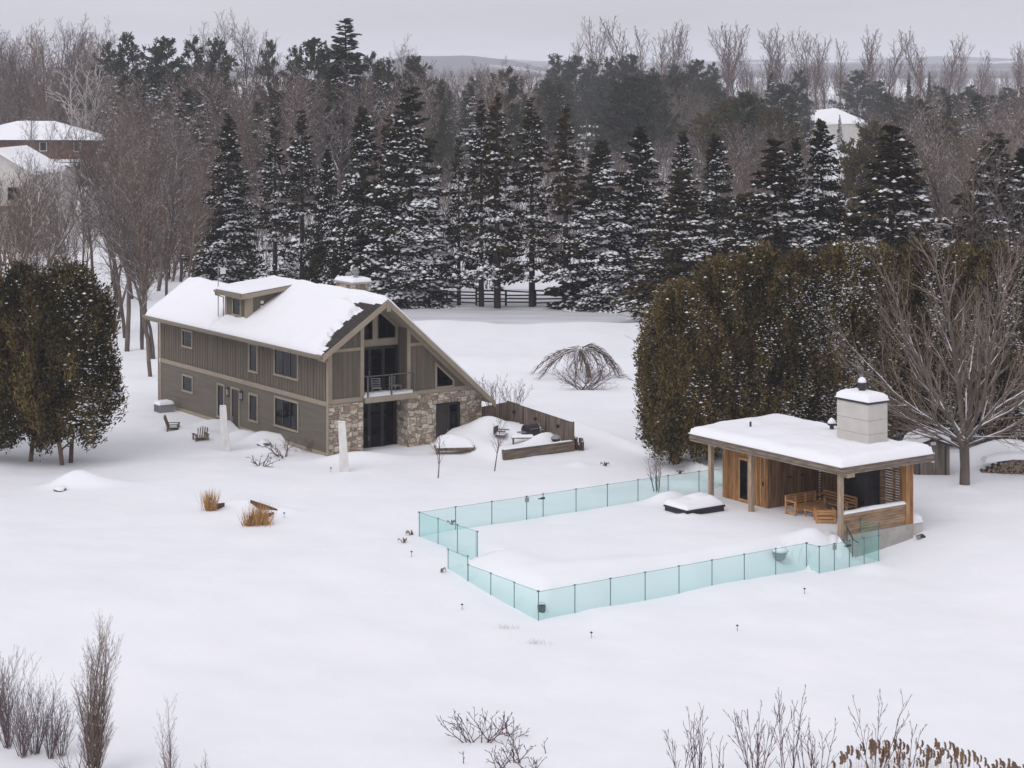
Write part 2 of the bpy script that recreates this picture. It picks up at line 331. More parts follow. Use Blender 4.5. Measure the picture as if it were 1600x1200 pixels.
# ---------------------------------------------------------------- terrain
def fence_local(X, Y):                    # (q along U, p along V) from the back left corner of the glass fence
    dx = X - AO[0]; dy = Y - AO[1]
    return dx * U[0] + dy * U[1], dx * V[0] + dy * V[1]
def gauss(X, Y, x, y, rx, ry, h, ang=0.0):
    c, s = math.cos(ang), math.sin(ang); a = (X - x) * c + (Y - y) * s; b = -(X - x) * s + (Y - y) * c
    return h * np.exp(-(a / rx) ** 2 - (b / ry) ** 2)
_hc = rot2(HO, 9.56, .1); FENCE_BEND = (_hc[0] + U[0] * 1.85, _hc[1] + U[1] * 1.85)
WALL_END = (FENCE_BEND[0] - V[0] * 6.02, FENCE_BEND[1] - V[1] * 6.02)
MOUNDS = []                               # filled by the yard: (x, y, rx, ry, h, ang)
def zt(X, Y):
    X = np.asarray(X, float); Y = np.asarray(Y, float)
    q, p = fence_local(X, Y)
    k = 1 - .5 * smooth(15, 22, q)
    out = -1.05 * smooth(0, -11.5, p) * k - .06 * np.clip(-p - 11, 0, 22) * k
    # the pool terrace, level, with a short bank inside its glass fence
    left = np.where(p > -4.47, q, q + 1.45)
    right = np.where(p < -9.9, 16.0, 20.2) - q
    d = np.minimum(np.minimum(left, p + 10.8), np.minimum(right, 2.5 - p))
    d2 = np.where(q > 12.7, np.minimum(np.minimum(left, p + 11.6), np.minimum(right, 2.5 - p)), d)
    d2 = d2 - .5 * smooth(14.0, 15.0, q) * (p < -8); wd = np.where(q > 14.6, .7, 1.5 + .5 * vnoise(X * .5, Y * .5, 3)); bl = smooth(0, 1, (d2 - .02) / wd)
    z = out * (1 - bl)
    inside = smooth(0, 2, d2)
    z = z + inside * (.22 * fbm(X * .18 + .3, Y * .22, 11, 2) + gauss(X, Y, 3.6, 83.2, 3.2, .8, .17, .35) + gauss(X, Y, .2, 84.2, 2.6, .7, .12, -.9) - gauss(X, Y, 4.8, 82.2, 3.0, .7, .12, .35))
    z = z + (1 - inside) * (.34 * fbm(X * .09, Y * .09, 21, 3) + .10 * fbm(X * .3, Y * .5, 27, 2) + .06 * fbm(X * .8, Y * .8, 25, 2) + .11 * np.clip(.16 - np.abs(fbm(X * .16 + .3 * Y * .16, Y * .22, 61, 2)), 0, 1)) * smooth(40, 70, Y)
    z = z + .16 * (1 - inside) * fbm(X * .05 + 4, Y * .25, 31, 2)
    for x, y, rx, ry, h, a in MOUNDS: z = z + gauss(X, Y, x, y, rx, ry, h, a)
    # the bank held by the timber wall and the board fence
    R1 = WALL_END; wa = (X - R1[0]) * U[0] + (Y - R1[1]) * U[1]; wb = (X - R1[0]) * V[0] + (Y - R1[1]) * V[1]
    hb = .38 + .10 * np.clip(wb, 0, 4) + .35 * gauss(wa, wb, -1.0, 1.3, 1.1, .5, 1.0, .2) - .28 * gauss(wa, wb, -2.6, 2.2, 1.2, .9, 1.0) 
    z = z + hb * smooth(.0, .22, wb) * smooth(6.3, 5.4, wb) * smooth(.02, -.2, wa) * smooth(-5.3, -3.9, wa)
    # ploughed bank beside the drive, and the drive's flat bed
    z = z + .95 * np.exp(-((Y - 155.6 - .01 * X) / 1.7) ** 2) * (.6 + .8 * vnoise(X * .35, Y * .5, 41)) * smooth(-16, -8, X) * smooth(40, 20, X)
    z = z + .5 * np.exp(-((Y - 139.0) / 2.2) ** 2) * (.5 + .6 * vnoise(X * .3, Y * .4, 43)) * smooth(-16, -8, X) * smooth(40, 20, X)
    # far fields and the rise of the land
    z = z + smooth(700, 1500, Y) * (4 + 6 * fbm(X / 600, Y / 500, 51, 3))
    return z
def gz(x, y): return float(zt(x, y))
def at(px, py):                           # the ground under a point of the photograph
    Y = F * CH / (py - HY)
    for _ in range(25):
        X = (px - 800) / F * Y; Y += (F * (CH - gz(X, Y)) / (py - HY) - Y) * .7
    X = (px - 800) / F * Y
    return X, Y, gz(X, Y)
def up(px, py, Y): return CH - (py - HY) * Y / F        # height of a photo row at distance Y
def axis_grid(lo, hi, step, far0, far1, g=1.13):
    a = list(np.arange(lo, hi + 1e-6, step)); s = step; x = hi
    while x < far1: s = min(s * g, 250); x += s; a.append(x)
    s = step; x = lo
    while x > far0: s = min(s * g, 250); x -= s; a.insert(0, x)
    return np.array(a)
def build_ground():
    xs = axis_grid(-26, 30, .24, -3600, 3600); ys = axis_grid(62, 124, .24, -60, 5300)
    Xg, Yg = np.meshgrid(xs, ys); Z = zt(Xg, Yg); n, m = Xg.shape
    Vv = np.stack([Xg.ravel(), Yg.ravel(), Z.ravel()], 1)
    i = np.arange(n * m).reshape(n, m); Fq = np.stack([i[:-1, :-1], i[:-1, 1:], i[1:, 1:], i[1:, :-1]], -1).reshape(-1, 4)
    return tag(link('snow_ground', mesh_np('snow_ground', Vv, [(Fq, 0)], [M['ground']], True)), 'deep untracked snow over the lawns and fields', kind='structure')
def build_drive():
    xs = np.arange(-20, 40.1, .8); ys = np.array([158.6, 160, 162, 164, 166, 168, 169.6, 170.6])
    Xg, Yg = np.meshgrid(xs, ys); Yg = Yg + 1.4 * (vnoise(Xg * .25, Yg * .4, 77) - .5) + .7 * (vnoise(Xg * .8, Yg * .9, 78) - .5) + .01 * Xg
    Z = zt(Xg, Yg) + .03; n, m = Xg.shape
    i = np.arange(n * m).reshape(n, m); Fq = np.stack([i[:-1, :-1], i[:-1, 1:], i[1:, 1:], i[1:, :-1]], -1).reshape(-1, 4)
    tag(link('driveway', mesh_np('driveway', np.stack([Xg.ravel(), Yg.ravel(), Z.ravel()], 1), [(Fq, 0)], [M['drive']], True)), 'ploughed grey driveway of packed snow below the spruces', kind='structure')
def build_hills():
    m = mat('hill_cover', (.3, .3, .3), .9, .1); v = mapped(m, (.0022, .004, .0))
    n = nd(m, 'ShaderNodeTexNoise', Scale=1.4, Detail=8); lk(m, v, n.inputs['Vector'])
    r = ramp(m, n.outputs[0], [(.57, (.07, .065, .07)), (.63, (.55, .55, .59))]); lk(m, r.outputs[0], bsdf(m).inputs['Base Color'])
    for y0, depth, prof, seed in ((3000, 500, [(-1800, 2), (-235, 8), (-170, 33), (-70, 34), (10, 24), (60, 12), (380, 10), (540, 22), (1080, 20), (1800, 5)], 1),
                                  (4500, 700, [(-2800, 5), (-620, 20), (-300, 36), (-60, 37), (220, 24), (630, 33), (1030, 40), (1750, 26), (2800, 5)], 2)):
        xs = np.linspace(prof[0][0], prof[-1][0], 160); h = np.interp(xs, [a for a, _ in prof], [b for _, b in prof])
        ys = np.linspace(0, 1, 24); Xg, T = np.meshgrid(xs, ys)
        Z = (np.sin(T * math.pi) ** .8) * h[None, :] * (1 + .25 * fbm(Xg / 120, T * 4, 60 + seed, 4)) - 4; Yg = y0 + T * depth
        nn, mm = Xg.shape; i = np.arange(nn * mm).reshape(nn, mm); Fq = np.stack([i[:-1, :-1], i[:-1, 1:], i[1:, 1:], i[1:, :-1]], -1).reshape(-1, 4)
        tag(link('hills', mesh_np('hills', np.stack([Xg.ravel(), Yg.ravel(), Z.ravel() + 8], 1), [(Fq, 0)], [m], True)), 'low far ridge of woods and snowy fields in the haze', kind='structure')
def build_haze():
    m = bpy.data.materials.new('cold_haze'); m.use_nodes = True; t = m.node_tree; t.nodes.remove(t.nodes['Principled BSDF'])
    p = nd(m, 'ShaderNodeVolumePrincipled'); p.inputs['Color'].default_value = (.93, .94, 1, 1); p.inputs['Density'].default_value = HAZE
    lk(m, p.outputs[0], t.nodes['Material Output'].inputs['Volume'])
    o = MB().box(-3700, 3700, -80, 5400, -6, 56).build('haze', m); tag(o, 'pale winter haze over the fields', kind='stuff')
HAZE = .00018
def build_sky_camera():
    sc = bpy.context.scene
    w = bpy.data.worlds.new('World'); sc.world = w; w.use_nodes = True; t = w.node_tree
    bg = t.nodes['Background']; s = t.nodes.new('ShaderNodeTexSky'); s.sky_type = 'NISHITA'; s.sun_disc = False
    s.sun_elevation = R_(50); s.sun_rotation = R_(215); s.dust_density = 4; s.air_density = 1.4
    hs = t.nodes.new('ShaderNodeHueSaturation'); hs.inputs['Saturation'].default_value = .10
    t.links.new(s.outputs[0], hs.inputs['Color'])
    mx = t.nodes.new('ShaderNodeMix'); mx.data_type = 'RGBA'; mx.blend_type = 'MULTIPLY'; mx.inputs[0].default_value = 1; mx.inputs[7].default_value = (.98, .975, 1.06, 1)
    ov = t.nodes.new('ShaderNodeMix'); ov.data_type = 'RGBA'; ov.inputs[0].default_value = .72; ov.inputs[7].default_value = (4.7, 4.7, 4.78, 1)   # an even deck of cloud over the clear sky
    tc = t.nodes.new('ShaderNodeTexCoord'); mp = t.nodes.new('ShaderNodeMapping'); mp.inputs['Scale'].default_value = (2.5, 2.5, 16); t.links.new(tc.outputs['Generated'], mp.inputs[0])
    cn = t.nodes.new('ShaderNodeTexNoise'); cn.inputs['Scale'].default_value = 1.6; cn.inputs['Detail'].default_value = 5; t.links.new(mp.outputs[0], cn.inputs['Vector'])
    cr = t.nodes.new('ShaderNodeValToRGB'); cr.color_ramp.elements[0].position = .3; cr.color_ramp.elements[0].color = (.90, .90, .91, 1); cr.color_ramp.elements[1].position = .7; cr.color_ramp.elements[1].color = (1.06, 1.06, 1.055, 1); t.links.new(cn.outputs[0], cr.inputs[0])
    cl = t.nodes.new('ShaderNodeMix'); cl.data_type = 'RGBA'; cl.blend_type = 'MULTIPLY'; cl.inputs[0].default_value = 1; cl.inputs[7].default_value = (4.7, 4.7, 4.78, 1); t.links.new(cr.outputs[0], cl.inputs[6]); t.links.new(cl.outputs[2], ov.inputs[7])
    t.links.new(hs.outputs[0], ov.inputs[6]); t.links.new(ov.outputs[2], mx.inputs[6]); t.links.new(mx.outputs[2], bg.inputs[0]); bg.inputs[1].default_value = .15
    L = bpy.data.lights.new('sun', 'SUN'); L.energy = .5; L.angle = R_(35); L.color = (1, .975, .95)
    o = bpy.data.objects.new('sun', L); C.objects.link(o)
    d = Vector((math.sin(R_(215)) * math.cos(R_(50)), math.cos(R_(215)) * math.cos(R_(50)), math.sin(R_(50))))
    o.rotation_euler = d.to_track_quat('Z', 'Y').to_euler(); o.location = (0, 0, 60)
    cam = bpy.data.cameras.new('camera'); c = bpy.data.objects.new('camera', cam); C.objects.link(c)
    cam.sensor_width = 36; cam.lens = 72; cam.shift_y = -(600 - HY) / 1600; cam.clip_start = .5; cam.clip_end = 20000
    c.location = (0, 0, CH); c.rotation_euler = (R_(90), 0, 0); sc.camera = c
    sc.view_settings.view_transform = 'Standard'; sc.view_settings.look = 'None'; sc.view_settings.gamma = 1; sc.view_settings.exposure = EXPO
    sc.cycles.max_bounces = 6; sc.cycles.diffuse_bounces = 3; sc.cycles.transparent_max_bounces = 24; sc.cycles.volume_bounces = 2
    sc.cycles.use_denoising = True
EXPO = .17
# ---------------------------------------------------------------- the house (x along its gable side, y along its long side)
RX, RZ = 3.13, 8.02                       # ridge
def roof_l(x): return RZ + .665 * (x - RX)
def roof_r(x): return RZ - .872 * (x - RX)
def roof(x): return min(roof_l(x), roof_r(x))
def window(house, face, a0, a1, z0, z1, cols=1, rows=1, trim=.11, off=0.0, name='window', label=None, poly=None):
    """a framed window on a wall: face 'x' looks along -x at x=off, 'y' along -y at y=off"""
    def bx(mb, a, b, c, d, o0, o1):
        return mb.box(off - o1, off - o0, a, b, c, d) if face == 'x' else mb.box(a, b, off - o1, off - o0, c, d)
    f = MB()
    bx(f, a0, a1, z1 - trim, z1, .0, .07); bx(f, a0 - .03, a1 + .03, z0, z0 + trim, .0, .085)
    bx(f, a0, a0 + trim, z0 + trim, z1 - trim, .0, .07); bx(f, a1 - trim, a1, z0 + trim, z1 - trim, .0, .07)
    w = f.build(name, M['trim'], house)
    if label: w['label'] = label
    g = MB(); bx(g, a0 + trim, a1 - trim, z0 + trim, z1 - trim, .0, .022); g.build('pane', M['glass'], w)
    s = MB(); i0, i1, j0, j1 = a0 + trim, a1 - trim, z0 + trim, z1 - trim; e = .035
    bx(s, i0, i0 + e, j0, j1, .022, .045); bx(s, i1 - e, i1, j0, j1, .022, .045); bx(s, i0 + e, i1 - e, j0, j0 + e, .022, .045); bx(s, i0 + e, i1 - e, j1 - e, j1, .022, .045)
    for k in range(1, cols): x = i0 + (i1 - i0) * k / cols; bx(s, x - e * .7, x + e * .7, j0 + e, j1 - e, .022, .05)
    for k in range(1, rows): z = j0 + (j1 - j0) * k / rows; bx(s, i0 + e, i1 - e, z - .018, z + .018, .022, .04)
    s.build('sash', M['frame'], w)
    return w
def build_house():
    H = empty('house', (HO[0], HO[1], 0), ANG, 'taupe board and stone house with a snowy gabled roof and balcony', 'house')
    lo = -1.2
    def prof(x0, x1, apex, drop):
        pts = [(x0, lo), (x1, lo)]
        def r(x): return min(roof_l(x), roof_r(x), roof_l(apex) - .001 if x > apex else 99) if apex < RX else roof(x)
        tops = [x1] + ([apex] if x0 < apex < x1 else []) + [x0]
        return pts + [(x, r(x) - drop) for x in tops]
    w = MB()
    w.prism(prof(.02, 9.48, RX, .25), 'y', 1.07, 11.7); w.prism([(.02, lo), (9.48, lo), (9.48, 2.2), (2.02, roof_l(2.02) - .25), (.02, roof_l(.02) - .25)], 'y', 11.7, 19.98)
    w.prism(prof(.02, 2.03, RX, .25), 'y', .02, 1.07); w.prism(prof(4.90, 9.48, RX, .25), 'y', .02, 1.07)
    w.build('wall', M['siding'], H)
    # long side: lap siding below, boards and battens above
    op_up = [(15.67, 17.07, 3.79, 4.86), (7.66, 8.72, 3.34, 4.99), (3.11, 5.81, 3.51, 5.18)]
    op_lo = [(15.62, 17.02, 1.19, 2.22), (11.62, 12.55, .1, 2.26), (9.72, 10.86, -.2, 2.3), (7.64, 8.72, .62, 2.2), (3.09, 5.77, .76, 2.42)]
    s = MB(); z = -.1
    while z < 2.55:
        z1 = min(z + .16, 2.56); s.add([(-.022, 0, z), (-.022, 20, z), (-.003, 20, z1), (-.003, 0, z1), (.0, 0, z), (.0, 20, z)], [(1, 0, 3, 2), (0, 1, 5, 4)]); z = z1
    s.build('lap_siding', M['lap'], H)
    s = MB(); s.add([(0, 0, 2.8), (0, 20, 2.8), (0, 20, 5.32), (0, 0, 5.32)], [(1, 0, 3, 2)])
    y = .3
    while y < 19.9:
        segs = [(2.8, 5.3)]
        for a, b, c, d in op_up:
            if a - .05 < y < b + .05: segs = [(2.8, c), (d, 5.3)]
        for c, d in segs:
            if d - c > .05: s.box(-.026, -.001, y - .022, y + .022, c, d)
        y += .315
    s.build('batten_siding', M['siding'], H)
    t = MB()
    t.box(-.05, -.001, -.02, 20.02, 2.56, 2.8); t.box(-.045, -.001, .13, 19.87, -.4, .16)
    t.box(-.06, 0, -.06, .13, -1.2, 2.559); t.box(-.06, 0, -.06, .13, 2.801, 5.3); t.box(-.06, 0, 19.87, 20.06, -1.2, 2.559); t.box(-.06, 0, 19.87, 20.06, 2.801, 5.3)
    t.box(-.05, -.001, .13, 19.87, 5.14, 5.3)
    t.build('trim', M['trim'], H)
    f = MB().box(-.03, .02, 11.9, 19.9, -1.2, -.42).box(-.03, .02, .2, 11.0, -1.2, -.42); f.build('foundation', M['stone'], H)
    window(H, 'x', 15.67, 17.07, 3.79, 4.86, 1, 2); window(H, 'x', 7.66, 8.72, 3.34, 4.99, 1, 1); window(H, 'x', 3.11, 5.81, 3.51, 5.14, 3, 1)
    window(H, 'x', 15.62, 17.02, 1.19, 2.22, 1, 2); window(H, 'x', 7.64, 8.72, .62, 2.2, 1, 1); window(H, 'x', 3.09, 5.77, .76, 2.42, 3, 1); window(H, 'x', 11.62, 12.55, .3, 2.26, 1, 1, name='sidelight')
    def door(face, a0, a1, z0, z1, leaves, off, name, glassy=.8, trim=.1, tm='trim', label=None):
        def bx(mb, a, b, c, d, o0, o1): return mb.box(off - o1, off - o0, a, b, c, d) if face == 'x' else mb.box(a, b, off - o1, off - o0, c, d)
        f = MB(); bx(f, a0, a1, z1 - trim, z1, 0, .08); bx(f, a0, a0 + trim, z0, z1 - trim, 0, .08); bx(f, a1 - trim, a1, z0, z1 - trim, 0, .08)
        d = f.build(name, M[tm], H)
        if label: d['label'] = label
        n = len(leaves); wd = (a1 - a0 - 2 * trim) / n
        for k, gl in enumerate(leaves):
            x0 = a0 + trim + wd * k; x1 = x0 + wd; e = .09
            l = MB(); bx(l, x0 + .005, x0 + e, z0, z1 - trim, .0, .05); bx(l, x1 - e, x1 - .005, z0, z1 - trim, .0, .05)
            bx(l, x0 + e, x1 - e, z1 - trim - e, z1 - trim, .0, .05); bx(l, x0 + e, x1 - e, z0, z0 + (.2 if gl else 1.0), .0, .05)
            if not gl: bx(l, x0 + e, x1 - e, z0 + 1.0, z1 - trim - e, .0, .035)
            lf = l.build('door_leaf', M['door' if not gl else 'frame'], d)
            if gl: g = MB(); bx(g, x0 + e, x1 - e, z0 + .2, z1 - trim - e, .0, .02); g.build('pane', M['glass'], d)
        hx = a0 + trim + wd * (1 if n > 1 else .88)
        h = MB(); bx(h, hx - .06, hx - .03, z0 + .95, z0 + 1.2, .05, .09); h.build('handle', M['gray'], d)
        return d
    door('x', 9.78, 10.82, -.6, 2.26, [0], 0, 'door', label='narrow dark front door between two wall lanterns')
    for y in (11.2, 9.55):
        l = MB().box(-.16, -.02, y - .09, y + .09, 1.66, 1.7).box(-.17, -.02, y - .1, y + .1, 2.1, 2.15).box(-.02, 0, y - .08, y + .08, 1.7, 2.2)
        for a in (-.16, -.04):
            for b in (-.08, .08): l.box(a - .012, a + .012, y + b - .012, y + b + .012, 1.7, 2.1)
        o = l.build('lantern', M['dark'], H); MB().box(-.14, -.06, y - .06, y + .06, 1.72, 2.06).build('glass', M['pale'], o)
    # gable side: stone below
    MB().box(-.02, 2.05, -.09, .02, lo, 2.66).build('stone_wall', M['stone'], H); s = MB(); s.box(4.80, 9.52, -.09, .02, lo, 2.68); s.box(4.80, 4.90, .02, 1.06, lo, 2.6); s.prism([(9.48, lo), (9.56, lo), (9.56, 2.25), (9.48, 2.3)], 'y', -.09, 1.2)
    s.build('stone_wall', M['stone'], H)
    # stone facing is notched round its door by the door's own frame, proud of it
    g = MB()
    def panel(pts, y=0.0): g.add([(a, y, b) for a, b in pts], [tuple(range(len(pts)))])
    panel([(.0, 2.7), (2.05, 2.7), (2.05, roof_l(2.05) - .12), (.0, roof_l(0) - .12)])
    panel([(4.90, 2.7), (9.0, 2.7), (9.0, roof_r(9.0) - .12), (4.90, roof_r(4.90) - .12)])
    for x in [.3 + .29 * k for k in range(6)]:
        g.box(x - .018, x + .018, -.022, -.001, 2.95, 5.30); g.box(x - .018, x + .018, -.022, -.001, 5.52, roof_l(x) - .35) if roof_l(x) - .35 > 5.6 else None
    for x in [5.15 + .27 * k for k in range(14)]:
        zt_ = roof_r(x) - .3
        if 6.5 < x < 7.86: 
            if zt_ > 4.5 : g.box(x - .018, x + .018, -.022, -.001, 4.6, min(zt_, 5.2)) if x < 6.4 else None
            continue
        if zt_ > 2.95: g.box(x - .018, x + .018, -.022, -.001, 2.95, min(zt_, 5.3))
        if zt_ > 5.55: g.box(x - .018, x + .018, -.022, -.001, 5.5, zt_)
    # recess walls above the balcony
    g.add([(2.05, 0, 2.7), (2.05, 1.05, 2.7), (2.05, 1.05, roof_l(2.05) - .2), (2.05, 0, roof_l(2.05) - .2)], [(0, 1, 2, 3)])
    g.add([(4.88, 0, 2.7), (4.88, 1.05, 2.7), (4.88, 1.05, roof_r(4.88) - .2), (4.88, 0, roof_r(4.88) - .2)], [(3, 2, 1, 0)])
    for y in (.25, .5, .75): g.box(4.855, 4.879, y - .018, y + .018, 2.9, 6.1)
    g.build('gable_siding', M['siding'], H)
    t = MB()
    t2 = MB(); t.box(-.02, 2.05, -.06, -.001, 2.68, 2.92); t2.box(4.92, 8.95, -.06, -.001, 2.70, 2.92)
    t.box(.0, .2, -.05, -.001, 2.92, 5.36); t.box(.0, 1.9, -.05, -.001, 5.36, 5.52)
    t.prism([(1.9, 2.92), (2.12, 2.92), (2.12, roof_l(2.12) - .14), (1.9, roof_l(1.9) - .14)], 'y', -.07, -.001)
    t2.prism([(4.80, 2.70), (5.0, 2.70), (5.0, roof_r(5.0) - .14), (4.80, roof_r(4.80) - .14)], 'y', -.07, -.001)
    t2.box(5.0, 5.85, -.05, -.001, 5.33, 5.48)
    # rake trim under the roof on the wall
    t.prism([(.0, roof_l(0) - .36), (1.9, roof_l(1.9) - .36), (1.9, roof_l(1.9) - .14), (.0, roof_l(0) - .14)], 'y', -.045, -.001)
    t2.prism([(5.0, roof_r(5.0) - .36), (8.95, roof_r(8.95) - .36), (8.95, roof_r(8.95) - .14), (5.0, roof_r(5.0) - .14)], 'y', -.045, -.001)
    t.build('gable_trim', M['trim'], H); t2.build('gable_trim', M['trim'], H)
    # triangular window in the long slope
    w = MB(); A = [(6.58, 2.93), (7.80, 2.93), (7.80, 3.30), (6.58, 4.36)]; B = [(6.68, 3.02), (7.70, 3.02), (7.70, 3.26), (6.68, 4.15)]
    for k in range(4):
        a, b, c, d = A[k], A[(k+1) % 4], B[(k+1) % 4], B[k]; w.prism([a, b, c, d], 'y', -.075, -.002)
    o = w.build('window', M['trim'], H); o['label'] = 'slanted dark window under the long roof slope'
    MB().prism(B, 'y', -.03, -.002).build('pane', M['glass'], o)
    # recessed glazing
    by = 1.05
    bk = MB(); bk.prism([(2.05, 2.7), (4.90, 2.7), (4.90, roof_r(4.9) - .2), (RX, RZ - .2), (2.05, roof_l(2.05) - .2)], 'y', by - .01, by + .01); bk.build('recess_wall', M['trim'], H)
    for pts in ([(2.68, 5.72), (3.28, 5.72), (3.28, 6.95), (2.68, 6.55)], [(3.62, 5.72), (4.70, 5.72), (4.70, 6.28), (3.64, 7.15)]):
        w = MB(); c = (sum(p[0] for p in pts) / 4, sum(p[1] for p in pts) / 4); inn = [(p[0] + (c[0] - p[0]) * .12, p[1] + (c[1] - p[1]) * .09) for p in pts]
        for k in range(4): w.prism([pts[k], pts[(k+1) % 4], inn[(k+1) % 4], inn[k]], 'y', by - .06, by - .012)
        o = w.build('window', M['frame'], H); MB().prism(inn, 'y', by - .03, by - .012).build('pane', M['glass'], o)
    door('y', 2.2, 4.84, 2.86, 5.32, [1, 1, 1], by - .012, 'balcony_door', tm='frame', trim=.06)
    lw = MB().box(2.05, 4.80, by - .015, by + .01, lo, 2.55).build('lower_recess_wall', M['door'], H)
    door('y', 2.2, 4.74, -.6, 2.45, [1, 1, 1], by - .018, 'glass_door', tm='frame', trim=.06)
    door('y', 6.6, 8.1, -.5, 2.12, [0, 1], -.092, 'door', tm='frame', trim=.06, label='double door in the stone wall, one leaf solid and one glazed')
    # balcony
    b = MB().box(2.06, 5.2, -.32, .99, 2.62, 2.84)
    bal = b.build('balcony', M['gutter'], H)
    MB().box(2.02, 5.26, -.38, -.321, 2.60, 2.90).build('fascia', M['trim'], bal)
    MB().pad(2.1, 5.24, -.32, .5, lambda x, y: 2.842, .2, .1, .25, 5, .3).build('snow', M['snow'], bal, True)
    r = MB()
    for x in (2.2, 3.66, 5.06): r.box(x - .035, x + .035, -.34, -.27, 2.841, 3.95)
    r.box(2.12, 5.14, -.345, -.265, 3.951, 4.0)
    for k in range(6): r.box(2.235, 5.025, -.31, -.304, 3.0 + .15 * k, 3.008 + .15 * k)
    r.box(2.16, 2.24, -.264, .0, 3.951, 4.0); r.build('railing', M['rail'], bal)
    # roof
    rf = MB()
    def slab(x0, x1, y0, y1, fn, th=.16):
        rf.add([(x0, y0, fn(x0)), (x1, y0, fn(x1)), (x1, y1, fn(x1)), (x0, y1, fn(x0)), (x0, y0, fn(x0) - th), (x1, y0, fn(x1) - th), (x1, y1, fn(x1) - th), (x0, y1, fn(x0) - th)],
               [(0, 1, 2, 3), (7, 6, 5, 4), (0, 4, 5, 1), (1, 5, 6, 2), (2, 6, 7, 3), (3, 7, 4, 0)])
    slab(-.8, RX, -.8, 11.9, roof_l); slab(RX, 9.95, -.8, 11.9, roof_r)
    slab(-.8, 2.0, 11.9, 20.4, roof_l); slab(2.0, 9.95, 11.9, 20.4, lambda x: roof_l(2.0) + (x - 2.0) * (roof_r(9.95) - roof_l(2.0)) / 7.95)
    # shingle courses showing near the gable edge
    x = -.75
    while x < RX - .1: rf.box(x, x + .03, -.8, 1.0, roof_l(x) + .0, roof_l(x) + .028); x += .15
    roofo = rf.build('roof', M['shingle'], H)
    bb = MB()
    def barge(x0, x1, fn, y0, y1, a=.02, b=.34): bb.prism([(x0, fn(x0) - b), (x1, fn(x1) - b), (x1, fn(x1) - a), (x0, fn(x0) - a)], 'y', y0, y1)
    barge(-.82, RX - .001, roof_l, -.87, -.802); barge(RX + .001, 9.97, roof_r, -.87, -.802)
    bb.box(RX - .12, RX + .12, -.93, -.871, RZ - .62, RZ - .2)
    bb.build('bargeboard', M['trim'], roofo)
    sf = MB()
    for x0, x1, fn in ((-.78, RX, roof_l), (RX, 9.9, roof_r)):
        sf.add([(x0, -.801, fn(x0) - .22), (x1, -.801, fn(x1) - .22), (x1, 1.04, fn(x1) - .22), (x0, 1.04, fn(x0) - .22)], [(3, 2, 1, 0)])
    sf.add([(-.8, 0, roof_l(-.8) - .18), (0, 0, roof_l(-.8) - .2), (0, 20.3, roof_l(-.8) - .2), (-.8, 20.3, roof_l(-.8) - .18)], [(0, 1, 2, 3)])
    sf.build('soffit', M['soffit'], roofo)
    fz = roof_l(-.8)
    MB().box(-.86, -.802, -.8, 20.4, fz - .26, fz - .01).box(-.86, -.802, 20.4, 20.46, fz - .26, fz).build('fascia', M['trim'], roofo)
    MB().box(-.97, -.862, -.86, 20.45, fz - .14, fz - .02).build('gutter', M['gutter'], roofo)
    MB().tube([(-.92, -.62, fz - .14), (-.92, -.62, fz - .24), (-.12, -.16, fz - .5), (-.10, -.14, fz - .6), (-.10, -.14, -1.0)], .045, 6).build('downspout', M['trim'], H)
    MB().tube([(-.92, 20.2, fz - .14), (-.92, 20.2, fz - .24), (-.12, 20.08, fz - .5), (-.10, 20.08, -1.0)], .045, 6).build('downspout', M['trim'], H)
    # settled snow on the roof, melted back to the shingles by the gable edge
    def mk(x, y):
        b = float(np.interp(x, [-.8, -.3, .4, 1.2, 2.0, 2.3, 2.45, 2.7, 2.8, 3.2], [-.5, -.15, .25, .5, .6, .9, 2.5, 1.1, -.7, -.9]))
        b += .35 * mnoise.noise(Vector((x * 3.5, y * 1.5, 2))) + .45 * mnoise.noise(Vector((x * 9, y * 1.5, 5)))
        return max(0.0, min(1, (y - b) / .35)) ** .7
    def near_dormer(x, y):               # a scoured hollow round the dormer cheeks
        return 1
    sn = MB()
    sn.pad(-.92, RX + .25, -.8, 11.9, lambda x, y: roof(x) + .005, .27, .10, .4, 3, .3, mask=mk)
    sn.pad(-.92, 2.2, 11.9, 20.4, lambda x, y: roof_l(min(x, 2.0)) + .005, .30, .15, .45, 8, .3, mask=lambda x, y: 1 + .5 * math.exp(-((y - 19.2) / .9) ** 2) * (1 if x > 1 else .3))
    sn.pad(RX - .1, 9.95, -.80, 11.9, lambda x, y: roof(x) + .004, .2, .3, .3, 4, .3)
    sn.pad(2.1, 9.95, 11.9, 20.4, lambda x, y: roof_l(2.0) + (x - 2.0) * (roof_r(9.95) - roof_l(2.0)) / 7.95 + .004, .25, .4, .4, 9, .3)
    sn.build('snow', M['snow'], roofo, True)
    # dormer
    d = MB(); x0, y0, y1 = .05, 9.1, 11.66
    def droof(x): return 7.66 + .105 * (x + .35)
    d.prism([(x0, roof_l(x0)), (2.9, roof_l(2.9)), (2.9, droof(2.9) - .2), (x0, droof(x0) - .2)], 'y', y0, y1)
    dm = d.build('dormer', M['siding'], H)
    t = MB().box(x0 - .04, x0, y0 - .04, y0 + .2, 6.0, 7.45).box(x0 - .04, x0, y1 - .2, y1 + .04, 6.0, 7.45).box(x0 - .04, x0, y0 + .2, y1 - .2, 6.0, 6.22).box(x0, x0 + .35, y0 - .045, y0 - .005, 6.0, 7.5)
    t.bar((x0 + .35, y0 - .025, 6.42), (2.35, y0 - .025, roof_l(2.35) + .1), .04, .2, 0); t.build('trim', M['trim'], dm)
    window(dm, 'x', 9.72, 10.78, 6.26, 7.32, 1, 2, .1, x0)
